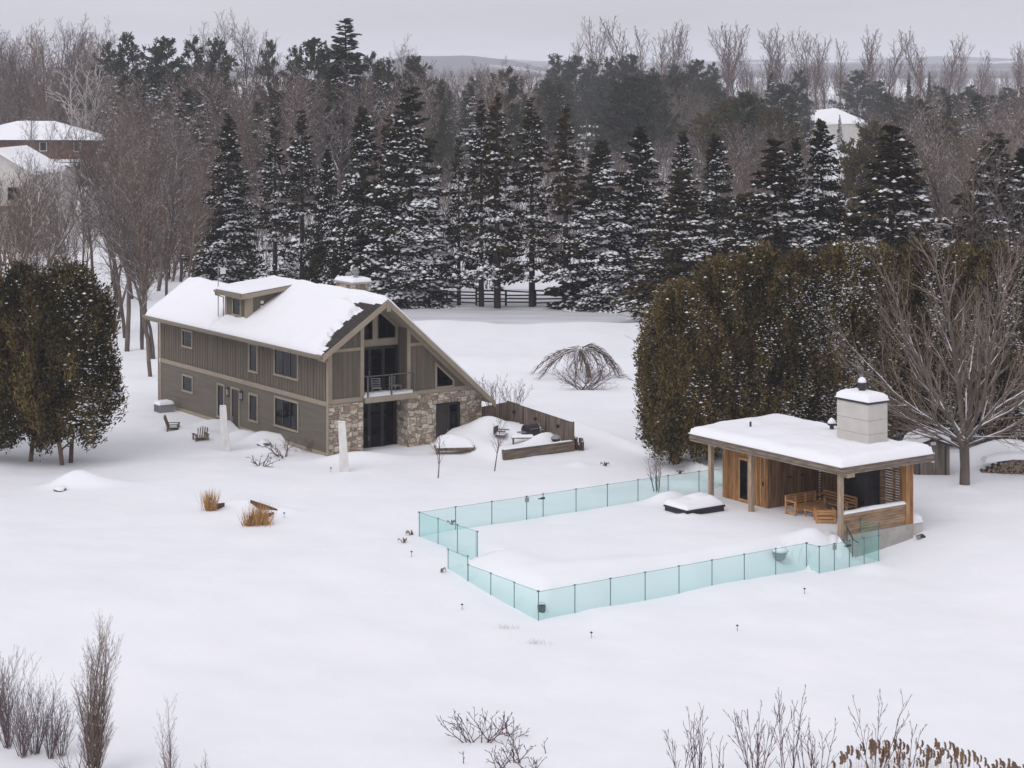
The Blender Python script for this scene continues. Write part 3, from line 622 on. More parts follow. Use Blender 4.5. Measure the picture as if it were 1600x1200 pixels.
    MB().prism([(-.35, droof(-.35) - .2), (3.1, droof(3.1) - .2), (3.1, droof(3.1)), (-.35, droof(-.35))], 'y', 8.75, 12.0).build('dormer_roof', M['shingle'], dm)
    MB().prism([(-.37, droof(-.35) - .30), (2.7, droof(2.7) - .24), (2.7, droof(2.7) - .03), (-.37, droof(-.35) - .03)], 'y', 8.68, 8.748).box(-.41, -.352, 8.68, 12.02, droof(-.35) - .3, droof(-.35) - .02).build('fascia', M['trim'], dm)
    MB().box(-.50, -.412, 8.9, 12.1, droof(-.35) - .16, droof(-.35) - .05).tube([(-.46, 11.95, 7.5), (-.46, 11.95, 7.35), (-.05, 11.75, 7.2), (-.05, 11.75, 6.05)], .04, 6).build('gutter', M['gutter'], dm)
    MB().pad(-.42, 3.4, 8.72, 12.05, lambda x, y: droof(min(x, 3.1)) + .006, .2, .13, .4, 14, .25).build('snow', M['snow'], dm, True)
    for z in (6.75, 7.02):
        MB().box(.85, 1.0, y0 - .16, y0 - .01, z, z + .16).build('vent', M['pale'], dm)
    # antenna mast at the dormer corner, chimney beyond the ridge
    a = MB().tube([(-.25, 12.0, 6.1), (-.25, 12.0, 9.1)], .03, 6).build('antenna_mast', M['gray'], H)
    MB().box(-.2, .1, 11.76, 11.86, 8.5, 8.85).build('antenna_panel', M['pale'], a)
    cz = 8.3
    c = MB().box(4.0, 5.1, 4.25, 6.1, 5.5, cz).build('chimney', M['stone'], H)
    MB().box(3.9, 5.2, 4.15, 6.2, cz, cz + .11).build('cap', M['concrete'], c)
    MB().pad(3.9, 5.2, 4.15, 6.2, lambda x, y: cz + .115, .22, .1, .3, 21).build('snow', M['snow'], c, True)
    MB().lathe([(.14, cz + .11), (.14, cz + .55), (.2, cz + .55), (.2, cz + .67), (.1, cz + .71)], (4.5, 4.8, 0), 10).lathe([(.15, cz + .71), (.17, cz + .77), (.08, cz + .87)], (4.5, 4.8, 0), 10).build('flue', M['gray'], c)
    MB().lathe([(.13, cz + .11), (.13, cz + .41), (.2, cz + .43), (.17, cz + .5), (.05, cz + .55)], (4.6, 5.7, 0), 10).build('flue', M['gray'], c)
    return H
# ---------------------------------------------------------------- pool house
def build_pool_house():
    P = empty('pool_house', (CO[0], CO[1], 0), ANG, 'open cedar pool house with a flat snowy roof and tall pale chimney', 'pool house')
    MB().box(.3, 4.3, -.12, .16, -1.6, -.06).box(.3, 4.3, .161, 9.2, -1.6, -.34).build('plinth', M['concrete'], P)
    for x, y, w in ((0, 0, .2), (0, 5.75, .2), (0, 8.55, .2)):
        MB().box(x - w / 2, x + w / 2, y - w / 2, y + w / 2, -.059, 2.66).build('post', M['post'], P, bevel=.008)
    MB().box(3.9, 4.35, -.1, .3, -.4, 2.66).build('post', M['cedar_v'], P)
    # roof: weathered fascia boards round a deck
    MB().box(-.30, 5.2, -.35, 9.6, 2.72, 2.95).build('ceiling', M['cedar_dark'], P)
    f = MB()
    X0, X1, Y0, Y1 = -.36, 5.28, -.42, 9.68
    f.box(X0, X0 + .06, Y0, Y1, 2.66, 3.02).box(X1 - .06, X1, Y0, Y1, 2.66, 3.02).box(X0 + .06, X1 - .06, Y0, Y0 + .06, 2.66, 3.02).box(X0 + .06, X1 - .06, Y1 - .06, Y1, 2.66, 3.02)
    rf = f.build('roof_fascia', M['greywood'], P)
    MB().box(X0 - .03, X0, Y0 - .03, Y1 + .03, 2.97, 3.03).box(X0, X1 + .03, Y0 - .03, Y0, 2.97, 3.03).build('drip_edge', M['post'], rf)
    MB().box(.02, .45, -.4, -.1, 2.5, 2.658).build('beam_end', M['post'], P)
    MB().box(X0 + .06, X1 - .06, Y0 + .06, Y1 - .06, 2.951, 3.0).build('roof_deck', M['dark'], P)
    def mk(x, y):                         # the snow drifts up against and hollows round the chimney
        d = max(abs(x - 4.0) - .65, abs(y - 2.75) - 1.05, 0)
        return (.62 + .38 * min(1, d / .7)) * (.8 + .2 * min(1, (x + .4) / 2))
    MB().pad(X0 - .05, X1 + .04, Y0 - .05, Y1 + .05, lambda x, y: 3.002, .44, .11, .5, 31, .16, mask=mk).build('snow', M['snow'], P, True)
    for x, y, h in ((1.6, 7.6, .62), ): MB().lathe([(.05, 3.0), (.05, 3.0 + h), (.06, 3.02 + h)], (x, y, 0), 8).build('vent_pipe', M['dark'], P)
    v = MB().lathe([(.1, 3.0), (.1, 3.55), (.2, 3.6), (.2, 3.68)], (4.3, 5.0, 0), 12).build('roof_vent', M['dark'], P)
    MB().lathe([(.2, 3.68), (.19, 3.75), (.1, 3.88), (.02, 3.93)], (4.3, 5.0, 0), 12).build('snow', M['snow'], v, True)
    # chimney of pale panels
    c = MB()
    cx0, cx1, cy0, cy1 = 3.42, 4.62, 1.75, 3.75
    for z0, z1 in ((2.97, 3.68), (3.695, 4.3), (4.315, 5.02)): c.box(cx0, cx1, cy0, cy1, z0, z1)
    ch = c.build('chimney', M['stucco'], P)
    MB().box(cx0 + .02, cx1 - .02, cy0 + .02, cy1 - .02, 2.9, 5.06).build('joint', M['concrete'], ch)
    MB().box(cx0 - .06, cx1 + .06, cy0 - .06, cy1 + .06, 5.06, 5.15).build('cap', M['dark'], ch)
    MB().pad(cx0 - .08, cx1 + .08, cy0 - .08, cy1 + .08, lambda x, y: 5.152, .36, .08, .42, 6, .12).build('snow', M['snow'], ch, True)
    fl = MB().lathe([(.16, 5.3), (.16, 5.62), (.2, 5.64), (.2, 5.86), (.15, 5.9)], (4.02, 2.75, 0), 14).build('flue', M['dark'], ch)
    MB().lathe([(.19, 5.88), (.19, 5.96), (.14, 6.06), (.05, 6.12), (.01, 6.13)], (4.02, 2.75, 0), 14).build('snow', M['snow'], fl, True)
    fp = MB().box(3.44, 4.5, 1.77, 2.05, -.05, 2.71).box(3.44, 4.5, 3.35, 3.73, -.05, 2.71).box(3.44, 4.5, 2.05, 3.35, 1.75, 2.71).box(3.44, 4.5, 2.05, 3.35, -.05, .45).build('fireplace', M['cover'], P)
    MB().box(3.9, 4.45, 2.05, 3.35, .45, 1.75).build('firebox', M['dark'], fp)
    # sauna room
    r = MB().box(1.05, 4.25, 5.82, 8.95, -.05, 2.71).build('room', M['cedar_v'], P)
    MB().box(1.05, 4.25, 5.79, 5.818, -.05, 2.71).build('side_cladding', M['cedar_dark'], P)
    d = MB().box(.99, 1.048, 7.05, 7.13, .02, 2.05).box(.99, 1.048, 7.67, 7.75, .02, 2.05).box(.99, 1.048, 7.13, 7.67, 1.93, 2.05).box(.99, 1.048, 7.13, 7.67, .02, .14).build('door', M['teak'], r)
    MB().box(1.0, 1.04, 7.13, 7.67, .14, 1.93).build('pane', M['glass'], d)
    MB().box(1.0, 1.048, 6.1, 6.14, .95, 1.15).build('handle', M['dark'], r)
    MB().box(1.02, 1.047, 6.24, 6.30, .0, 2.25).build('batten', M['teak'], r)
    for x in (2.3, 3.1): MB().box(x, x + .14, 5.70, 5.788, 1.25, 1.33).build('wall_lamp', M['dark'], P)
    # slatted back wall beside the fireplace and the louvred screen
    s = MB()
    for k in range(21): s.box(4.18, 4.24, 3.76, 5.78, .1 + .125 * k, .19 + .125 * k)
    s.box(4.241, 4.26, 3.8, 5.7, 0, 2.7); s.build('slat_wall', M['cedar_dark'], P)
    s = MB()
    for k in range(18):
        z = .55 + .118 * k; s.add([(4.15, .3, z), (4.15, 1.6, z), (4.25, 1.6, z + .055), (4.25, .3, z + .055), (4.15, .3, z + .02), (4.15, 1.6, z + .02), (4.25, 1.6, z + .075), (4.25, .3, z + .075)], [(3,2,1,0),(4,5,6,7),(0,1,5,4),(1,2,6,5),(2,3,7,6),(3,0,4,7)])
    s.box(4.12, 4.27, 1.6, 1.74, 0, 2.7).box(4.13, 4.26, .9, .95, .4, 2.7); s.build('louvre_screen', M['cedar_h'], P)
    # low plank wall on the gable side
    w = MB()
    for k in range(7): w.box(.1, 3.9, -.06 + .004 * (k % 2), .12, -.05 + .125 * k, .068 + .125 * k)
    lw = w.build('low_wall', M['cedar_h'], P)
    MB().box(.1, 3.9, -.1, .16, .825, .87).build('coping', M['post'], lw)
    MB().pad(.08, 3.92, -.12, .2, lambda x, y: .872, .12, .06, .12, 13, .3).build('snow', M['snow'], lw, True)
    return P
def cab(x, y, z=0): a = rot2(CO, x, y); return (a[0], a[1], z)
def build_furniture():
    # corner bench of teak slats
    b = empty('corner_bench', cab(.9, 3.8, -.02), ANG, 'long teak slatted bench with open arms under the pool house roof', 'bench')
    f = MB()
    for x, y, h in ((0, 0, .62), (0, .62, .82), (1.8, .62, .82), (1.8, 0, .62), (.6, .62, .8), (1.2, .62, .8)): f.box(x - .04, x + .04, y - .04, y + .04, 0, h)
    f.box(-.05, .05, -.06, .66, .621, .67).box(-.02, .02, .0, .6, .1, .16); f.build('frame', M['teak'], b)
    s = MB()
    for k in range(5): s.box(.04, 1.76, .0 + .125 * k, .1 + .125 * k, .36, .40)
    s.box(.04, 1.76, -.03, .0, .24, .36); s.build('seat', M['teak'], b)
    s = MB()
    for z in (.46, .58, .70): s.box(.04, 1.76, .6, .63, z, z + .075)
    s.box(-.04, 1.84, .58, .66, .821, .86); s.build('backrest', M['teak'], b)
    b.rotation_euler[2] = ANG
    b2 = empty('side_bench', cab(3.25, 3.75, -.02), ANG, 'short teak bench with a crossed wire side next to the fireplace', 'bench')
    s = MB()
    for k in range(4): s.box(.0 - .14 * k, .1 - .14 * k, -1.3, .75, .36, .40)
    s.build('seat', M['teak'], b2)
    for yy in (-1.3, .75):
        f = MB().box(-.54, -.46, yy - .04, yy + .04, 0, .615).box(.08, .16, yy - .04, yy + .04, 0, .8); f.bar((-.5, yy, .64), (.08, yy, .64), .07, .05); f.build('end_frame', M['teak'], b2)
    MB().bar((-.46, .75, .1), (.1, .75, .6), .02, .02).bar((-.46, .75, .6), (.1, .75, .1), .02, .02).build('cross_wire', M['dark'], b2)
    s = MB()
    for z in (.46, .6, .74): s.box(.1, .13, -1.26, .71, z, z + .075)
    s.build('backrest', M['teak'], b2)
    t = empty('low_table', cab(1.6, 2.85, -.02), ANG, 'low teak slatted table between the benches and armchair', 'table')
    s = MB()
    for k in range(6): s.box(-.5 + .17 * k, -.35 + .17 * k, -.65, .65, .34, .38)
    s.build('tabletop', M['teak'], t)
    for x in (-.44, .44):
        for y in (-.58, .58): MB().box(x - .03, x + .03, y - .03, y + .03, 0, .339).build('leg', M['teak'], t)
    c = empty('armchair', cab(.86, 1.84, -.02), ANG, 'teak slat back armchair with its back to the glass fence', 'chair')
    c.rotation_euler[2] = R_(88)
    f = MB()
    for x in (-.06, .62):
        for y, h in ((-.4, .62), (.4, .62)): f.box(x - .04, x + .04, y - .04, y + .04, 0, h)
    f.bar((-.1, -.4, .64), (.66, -.4, .64), .08, .04).bar((-.1, .4, .64), (.66, .4, .64), .08, .04); f.build('frame', M['teak'], c)
    s = MB()
    for k in range(4): s.box(-.02 + .16 * k, .12 + .16 * k, -.36, .36, .34, .38)
    s.build('seat', M['teak'], c)
    s = MB()
    for z in (.12, .27, .44, .56): s.box(-.08, -.05, -.36, .36, z, z + .10)
    s.build('backrest', M['teak'], c)
# ---------------------------------------------------------------- glass pool fence
def fl(q, p): return rot2(AO, q, p)
def build_fence():
    x, y = fl(0, 0)
    Fn = empty('glass_fence', (x, y, 0), ANG, 'frameless aqua glass fence enclosing the snow covered pool terrace', 'fence')
    clips = []
    def run(q0, p0, q1, p1, n, tops, h, gates=(), ends=True, br=None):
        L = math.hypot(q1 - q0, p1 - p0); a = math.atan2(p1 - p0, q1 - q0); g = .018
        if not isinstance(tops, (list, tuple)): tops = [tops] * n
        for k in range(n):
            t0, t1 = (br[k], br[k + 1]) if br else (k / n, (k + 1) / n)
            A = (q0 + (q1 - q0) * t0, p0 + (p1 - p0) * t0); B = (q0 + (q1 - q0) * t1, p0 + (p1 - p0) * t1); l = L * (t1 - t0)
            top = tops[k]
            m = MB(); m.box(g, l - g, -.006, .006, top - h, top, 0)
            o = m.build('glass_panel', M['aqua'], Fn); o.location = (A[0], A[1], 0); o.rotation_euler[2] = a
            e = MB(); e.box(g, l - g, -.0075, .0075, top, top + .012).box(g - .006, g - .001, -.008, .008, top - h, top + .012).box(l - g + .001, l - g + .006, -.008, .008, top - h, top + .012)
            ed = e.build('edge', M['glassedge'], o)
            if k in gates:
                o['label'] = 'glass gate panel with dark hinges and a latch'
                MB().box(l - g - .10, l - g + .10, -.04, .04, top - .22, top - .14).box(l - g - .25, l - g - .10, -.035, .035, top - .20, top - .17).build('latch', M['dark'], o)
                MB().box(g - .09, g + .09, -.03, .03, top - .24, top - .04).build('hinge', M['gray'], o)
        for k in range(n + 1):
            t = br[k] if br else k / n; top = tops[min(k, n - 1)]
            if not ends and k in (0, n): continue
            c = MB().box(-.055, .055, -.022, .022, top + .0, top + .035).box(-.009, .009, -.012, .012, top - h, top).build('post_clip', M['clip'], Fn)
            c.location = (q0 + (q1 - q0) * t, p0 + (p1 - p0) * t, 0); c.rotation_euler[2] = a
    run(0, 0, 13.86, 0, 8, 1.0, 1.3, gates=(3,), br=[v / 13.86 for v in (0, 1.88, 3.8, 5.69, 6.6, 8.45, 10.25, 12.05, 13.86)])                       # the back line, towards the pool house
    run(13.86, 0, 19.3, -.3, 3, 1.0, 1.3)
    run(0, 0, 0, -4.47, 3, 1.0, 1.7)
    run(0, -4.47, -.10, -4.49, 1, 1.0, 1.6, ends=False)
    run(-1.45, -4.47, -1.45, -5.92, 1, .46, 1.5)
    run(-1.45, -5.94, -1.45, -10.78, 3, [.12, .10, .07], 1.6)
    run(-1.45, -10.78, 12.55, -10.78, 8, .05, 1.5)
    run(12.55, -10.78, 12.6, -11.5, 1, .03, 1.5)
    run(12.6, -11.5, 16.1, -11.5, 4, .03, 1.4, gates=(1,))
    run(16.1, -11.5, 16.1, -10.4, 1, .55, 1.6)
    return Fn
# ---------------------------------------------------------------- the yard
def add_mounds():
    def m(px, py, rx, ry, h, a=0.0):
        Y = F * CH / (py - HY); MOUNDS.append(((px - 800) / F * Y, Y, rx, ry, h, a))
    m(335, 668, 1.6, .8, .5, .5); m(378, 684, 1.0, .5, .45, .4); m(404, 690, .9, .5, .45, .3); m(440, 690, 1.3, .55, .42, .2); m(415, 706, 1.2, .6, .3)
    m(300, 680, 1.2, .7, .35); m(262, 672, .9, .6, .3)
    m(545, 722, 1.6, .7, .35, .2); m(600, 718, 1.8, .8, .25, .3); m(690, 660, 1.4, .8, .3, .6); m(640, 683, 1.6, .6, .25, .5)
    a = rot2(HO, 10.3, 1.6); MOUNDS.append((-1.3, 110.4, 1.1, .9, .6, .5))
    m(1046, 782, 1.0, .45, .5, .3); m(1105, 786, .7, .4, .22); m(1075, 806, .5, .3, .16); m(1090, 760, 2.2, .5, .35, -.5); m(118, 757, 1.1, .55, .65, .3); m(165, 758, 1.3, .6, .25); m(5, 690, 1.0, .5, .5)
    m(905, 726, .5, .35, .2); m(385, 790, 1.0, .5, .25, -.5); m(440, 800, .8, .5, .2)
    MOUNDS.append((12.9, 88.4, .7, .6, .30, 0)); MOUNDS.append((15.3, 86.9, .9, .6, .3, .5))
    MOUNDS.append((21.95, 99.0, .6, .6, .12, 0)); MOUNDS.append((25.4, 104.9, 2.6, .9, 1.2, 0))
    # ridge of the path along the hedge
    for k in range(9):
        t = k / 8; MOUNDS.append((3.4 + 6.6 * t, 115.5 - 14 * t, 1.3, .35, .28, -1.13))
def build_yard():
    # standing stones
    for px, py, top, lab in ((353, 705, 635, 'tall pale standing stone before the front door'), (539, 737, 660, 'tall pale standing stone before the stone wall corner')):
        x, y, z = at(px, py); h = up(0, top, y) - z
        s = empty('standing_stone', (x, y, z), ANG - .5, lab, 'standing stone', None)
        m = MB(); n = 10
        for k in range(n):
            t0, t1 = k / n, (k + 1) / n
            def ring(t): w = .245 - .075 * t + .008 * math.sin(9 * t); sh = -.16 * t; zz = -.4 + (h + .4) * t; return [(sh - w, -.09, zz), (sh + w, -.09, zz + .03 * t), (sh + w, .09, zz + .03 * t), (sh - w, .09, zz)]
            if k == 0: m.v += ring(0)
            m.v += ring(t1); a = 4 * k
            for i in range(4): m.f.append((a + i, a + (i + 1) % 4, a + 4 + (i + 1) % 4, a + 4 + i)); m.m.append(0)
        m.f.append((4*n, 4*n+1, 4*n+2, 4*n+3)); m.m.append(0)
        m.build('slab', M['stele'], s, bevel=.012)
        MB().box(-.16 - .165, -.16 + .165, -.085, .085, h + .028, h + .06).build('snow', M['snow'], s, bevel=.02)
    # chairs of weathered planks by the long wall
    def adirondack(px, py, rz, lab):
        x, y, z = at(px, py); c = empty('plank_chair', (x, y, z - .28), rz, lab, 'chair')
        s = MB()
        for k in range(4): s.bar((-.25 + .14 * k, -.28, .40 - .03 * k), (-.25 + .14 * k, .28, .40 - .03 * k), .12, .025)
        s.build('seat', M['chairwood'], c)
        s = MB()
        for k in range(5): s.bar((-.27, -.24 + .12 * k, .32), (-.52, -.26 + .13 * k, 1.0 + .04 * (2 - abs(k - 2))), .03, .11)
        s.build('backrest', M['chairwood'], c)
        for sg in (-1, 1):
            MB().bar((-.42, .33 * sg, .60), (.32, .33 * sg, .60), .13, .03).build('armrest', M['chairwood'], c)
            MB().bar((.24, .33 * sg, 0), (.24, .33 * sg, .58), .06, .09).build('leg', M['chairwood'], c); MB().bar((-.34, .33 * sg, 0), (-.34, .33 * sg, .58), .05, .09).build('leg', M['chairwood'], c)
        MB().pad(-.26, .24, -.27, .27, lambda x, y: .42, .14, .06, .15, px, .2).build('snow', M['snow'], c, True)
    adirondack(272, 671, .1, 'weathered plank chair seen side on near the far end of the long wall')
    adirondack(313, 687, 2.0, 'weathered plank chair showing its slatted back before the long wall')
    # heat pump at the far corner
    x, y = rot2(HO, -.9, 17.7); z = gz(x, y) - .3
    a = empty('heat_pump', (x, y, z), ANG, 'snow topped grey outdoor heat pump at the far house corner', 'heat pump')
    MB().box(-.45, .45, -.4, .4, .05, .75).build('casing', M['gray'], a, bevel=.02); g = MB()
    for k in range(9): g.box(-.47, -.451, -.36, .36, .12 + .065 * k, .14 + .065 * k)
    g.build('grille', M['dark'], a); MB().pad(-.5, .5, -.45, .45, lambda x, y: .752, .22, .08, .25, 3, .3).build('snow', M['snow'], a, True)
    # snow laden fire table with a bench top
    x, y, z = at(713, 710)
    t = empty('outdoor_table', (x - .1, y + .3, z - .1), .12, 'low slab table heaped with snow before the double door', 'table')
    MB().box(-1.05, 1.05, -.45, .45, .40, .47).build('tabletop', M['fencewood'], t); MB().box(-1.0, .98, -.38, .38, .30, .399).build('apron', M['timber'], t)
    for sx in (-.85, .78):
        for sy in (-.32, .32): MB().box(sx - .035, sx + .035, sy - .035, sy + .035, -.2, .299).build('leg', M['fencewood'], t)
    MB().pad(-1.0, .98, -.44, .44, lambda x, y: .472, .62, .07, .5, 17, .12, mask=lambda x, y: 1 - .45 * max(0, x)).build('snow', M['snow'], t, True)
    # vertical board screen with its lamps
    hc = rot2(HO, 9.56, .1); K = (hc[0] + U[0] * 1.85, hc[1] + U[1] * 1.85)
    f = empty('board_fence', (K[0], K[1], 0), ANG, 'weathered vertical board fence angled off the stone corner of the house', 'fence')
    def boards(mb, L, ax, sgn, zt0, zt1, zb=-.8):
        n = int(L / .155)
        for k in range(n):
            a, b = L * k / n + .004, L * (k + 1) / n - .004; zz = zt0 + (zt1 - zt0) * (k + .5) / n; j = .012 * (k % 3 - 1)
            lo, hi = sorted((sgn * a, sgn * b))
            mb.box(*((lo, hi, -.03 + j, .03 + j) if ax == 'x' else (-.03 + j, .03 + j, lo, hi)), zb, zz)
    p = MB(); boards(p, 1.85, 'x', -1, 1.74, 1.62); p.build('short_panel', M['fencewood'], f)
    p = MB(); boards(p, 5.95, 'y', -1, 1.78, 1.45); p.build('long_panel', M['fencewood'], f)
    MB().bar((0, .0, 1.80), (0, -6.0, 1.47), .10, .035).build('top_rail', M['fencewood'], f)
    MB().bar((0, .05, 1.80), (0, -6.0, 1.492), .09, .03).build('snow', M['snow'], f)
    MB().box(-.06, .06, -6.08, -5.96, -.8, 1.5).build('post', M['fencewood'], f)
    for yy in (-.75, -2.75, -4.8): MB().box(-.16, -.034, yy - .07, yy + .07, 1.28 + .05 * yy, 1.42 + .05 * yy).build('lamp', M['dark'], f)
    # retaining wall of stacked timbers
    R1 = (K[0] - V[0] * 6.02 , K[1] - V[1] * 6.02)
    w = empty('timber_wall', (R1[0], R1[1], 0), ANG, 'low retaining wall of stacked grey timbers holding a bank of snow', 'wall')
    s = MB()
    for k in range(5): s.box(-4.5 + .03 * (k % 2), .05, -.10 + .008 * (k % 2), .10, -.65 + .23 * k, -.425 + .23 * k)
    s.build('timbers', M['timber'], w); MB().pad(-4.45, .0, -.09, .12, lambda x, y: .505, .05, .1, .1, 33, .5).build('snow', M['snow'], w, True)
    # grill, kettle and half buried furniture behind it
    def loc(a, b, z): q = rot2(R1, a, b); return (q[0], q[1], z)
    g = empty('gas_grill', loc(-1.1, 2.3, .75), ANG + .1, 'black hooded gas grill half buried in the snow bank', 'grill')
    m = MB(); pr = [(.28 * math.cos(R_(a)) - .0, .32 * math.sin(R_(a))) for a in range(0, 181, 20)]; m.prism([(p[0], p[1] + .1) for p in pr], 'x', -.42, .42); h = m.build('hood', M['cover'], g)
    MB().box(-.42, .42, -.26, .26, -.6, .1).build('body', M['dark'], g); MB().bar((-.3, -.30, .2), (.3, -.30, .2), .03, .03).build('handle', M['gray'], g)
    for sg in (-1, 1): MB().box(.44 if sg > 0 else -.8, .8 if sg > 0 else -.44, -.2, .2, .02, .07).build('side_shelf', M['gray'], g)
    k = empty('kettle_grill', loc(-.85, .35, .40), 0, 'small dark round kettle grill behind the timber wall', 'grill')
    MB().lathe([(.05, .05), (.2, .12), (.27, .26)], (0, 0, 0), 14).build('bowl', M['dark'], k); MB().lathe([(.28, .262), (.24, .36), (.12, .44), (.03, .45), (.03, .52), (.01, .53)], (0, 0, 0), 14).build('lid', M['gray'], k)
    for a in range(3): MB().bar((.12 * math.cos(a * 2.1), .12 * math.sin(a * 2.1), .12), (.25 * math.cos(a * 2.1), .25 * math.sin(a * 2.1), -.45), .03, .03).build('leg', M['dark'], k)
    c = empty('patio_chair', loc(-2.6, 2.9, .55), ANG + .6, 'buried patio chair with only arms and seat edge showing by the board fence', 'chair')
    MB().box(-.3, .3, -.3, .3, .1, .14).build('seat', M['fencewood'], c); MB().box(-.3, .3, .26, .32, .14, .55).build('backrest', M['fencewood'], c)
    for sg in (-1, 1): MB().box(.30 * sg - .04, .30 * sg + .04, -.35, .3, .32, .36).build('armrest', M['dark'], c)
    MB().pad(-.28, .28, -.28, .26, lambda x, y: .142, .18, .07, .2, 71).build('snow', M['snow'], c, True)
    c = empty('patio_bench', loc(-2.0, 1.75, .50), ANG - .5, 'snow capped low plank bench beside the black grill', 'bench')
    MB().box(-.6, .6, -.15, .15, .08, .13).build('seat', M['fencewood'], c)
    for sg in (-.5, .5): MB().box(sg - .04, sg + .04, -.12, .12, -.4, .079).build('leg', M['fencewood'], c)
    MB().pad(-.6, .6, -.13, .17, lambda x, y: .132, .13, .06, .12, 72).build('snow', M['snow'], c, True)
    v = empty('bottle_tank', loc(-.3, 2.6, .72), 0, 'small white gas bottle standing against the board fence', 'gas bottle')
    MB().lathe([(.10, -.5), (.11, -.3), (.11, .12), (.07, .2)], (0, 0, 0), 12).build('tank', M['pale'], v); MB().lathe([(.04, .2), (.04, .3), (.07, .3), (.07, .33)], (0, 0, 0), 10).build('valve', M['gray'], v)
    # bundle of upright cut logs at the end of the wall
    b = empty('log_bundle', loc(.42, .1, -.5), 0, 'bundle of upright cut branches leaning at the fence end', 'firewood bundle')
    rr = random.Random(5); mb = MB(); mb2 = MB()
    for i in range(26):
        x, y = rr.uniform(-.28, .28), rr.uniform(-.25, .25); h = rr.uniform(.75, 1.15); r = rr.uniform(.03, .055)
        mb.tube([(x, y, -.2), (x + rr.uniform(-.05, .05), y, h)], r, 7); 
        mb2.lathe([(r * 1.02, h - .0), (r * .9, h + .02)], (x, y, 0), 7) if i % 2 else None
    mb.build('branches', M['logbark'], b); mb2.build('snow', M['snow'], b)
    # planters of rusty steel with dry grass
    def grass_tuft(name, px, py, n, h, spread, seed, lab):
        x, y, z = at(px, py); rr = np.random.default_rng(seed)
        a = rr.normal(0, spread, (n, 2)); b = np.stack([a[:, 0], a[:, 1] * .6, np.zeros(n) - .1], 1)
        hh = h * rr.uniform(.35, 1.05, n); lean = rr.normal(0, .2, (n, 2)); t = b + np.stack([lean[:, 0] * hh, lean[:, 1] * hh, hh], 1)
        mid = (b + t) / 2 + np.stack([lean[:, 0] * .12, lean[:, 1] * .1, hh * .06], 1); an = rr.uniform(0, 6.28, n); w = np.stack([np.cos(an), np.sin(an), 0 * an], 1) * rr.uniform(.006, .014, n)[:, None]
        Vv = np.stack([b - w, b + w, mid + w, mid - w, t], 1).reshape(-1, 3); i = np.arange(n)[:, None] * 5
        o = link(name, mesh_np(name, Vv, [(i + np.array([[0, 1, 2, 3]]), 0), (i + np.array([[3, 2, 4]]), 0)], [M['grass']])); o.location = (x, y, z)
        tag(o, lab, 'ornamental grass'); return x, y, z
    grass_tuft('ornamental_grass', 329, 798, 260, 1.15, .14, 1, 'upright tuft of dry tan grass beside the small steel planter')
    grass_tuft('ornamental_grass', 388, 822, 90, .9, .10, 2, 'thin dry grass tuft against the short end of the steel planter')
    grass_tuft('ornamental_grass', 404, 820, 330, 1.15, .26, 3, 'broad clump of dry tan grass before the pointed steel planter')
    def steel(name, pts, lab):             # thin bent steel sheet rising out of the snow
        w = []
        for px, py, top in pts: x, y, z = at(px, py); w.append((x, y, z - .3, up(0, top, y)))
        m = MB(); th = .03
        for (x0, y0, b0, t0), (x1, y1, b1, t1) in zip(w[:-1], w[1:]):
            m.add([(x0, y0, b0), (x1, y1, b1), (x1, y1, t1), (x0, y0, t0), (x0, y0 + th, b0), (x1, y1 + th, b1), (x1, y1 + th, t1), (x0, y0 + th, t0)], [(0,1,2,3),(7,6,5,4),(0,4,5,1),(3,2,6,7),(1,5,6,2),(0,3,7,4)])
        tag(m.build(name, M['corten']), lab, 'planter')
    steel('steel_planter', [(338, 797, 787), (351, 791, 785.5)], 'small rusty steel planter edge beside the upright grass')
    steel('steel_planter', [(391, 785, 781), (416, 797, 789), (433, 798, 795.5)], 'pointed rusty steel planter edge above the broad dry grass')
    steel('steel_planter', [(389, 822, 807), (413, 812, 803), (428, 803, 800)], 'low rusty steel planter side half hidden by dry grass')
    # path lights
    labs = ['small dark path light in the snow before the stone corner', 'small dark path light right of the pointed steel planter', 'small dark path light just left of the glass fence corner', 'small dark path light in the open snow left of the fence front corner',
            'small dark path light in the open snow below the front glass line', 'small dark path light farthest down the open lawn', 'small dark path light below the glass gate by the pool house', 'small dark path light under the weeping tree', 'small dark path light half sunk below the fence corner']
    for (px, py), lab in zip(((517, 738), (444, 809), (643, 870), (722, 953), (924, 997), (1152, 986), (1257, 928)), labs):
        x, y, z = at(px, py); p = empty('path_light', (x, y, z), 0, lab, 'path light'); p.scale = (.75, .75, .9)
        MB().lathe([(.012, -.15), (.012, .22)], (0, 0, 0), 6).build('stem', M['dark'], p); MB().lathe([(.075, .22), (.06, .25), (.02, .275)], (0, 0, 0), 10).build('lamp_head', M['dark'], p)
    # covered spa on the terrace
    x, y, z = at(1085, 798); s = empty('hot_tub', (x, y, 0), ANG, 'low dark covered hot tub heaped with snow beside the terrace fence', 'hot tub')
    MB().box(-1.1, 1.1, -.8, .8, -.3, .17).build('cabinet', M['cover'], s, bevel=.03); MB().box(-1.15, 1.15, -.85, .85, .171, .27).build('cover', M['cover'], s, bevel=.04)
    MB().pad(-1.12, 1.14, -.8, .9, lambda x, y: .272, .3, .08, .5, 44, .5, mask=lambda x, y: .8 + .25 * math.sin(1.4 * x + .8 * y) + .2 * y).build('snow', M['snow'], s, True)
    # half buried baskets seen through the glass
    x, y = fl(-.95, -10.3); b = empty('dark_bucket', (x, y, gz(x, y) - .05), 0, 'small dark bucket sunk in the snow inside the front glass corner', 'bucket')
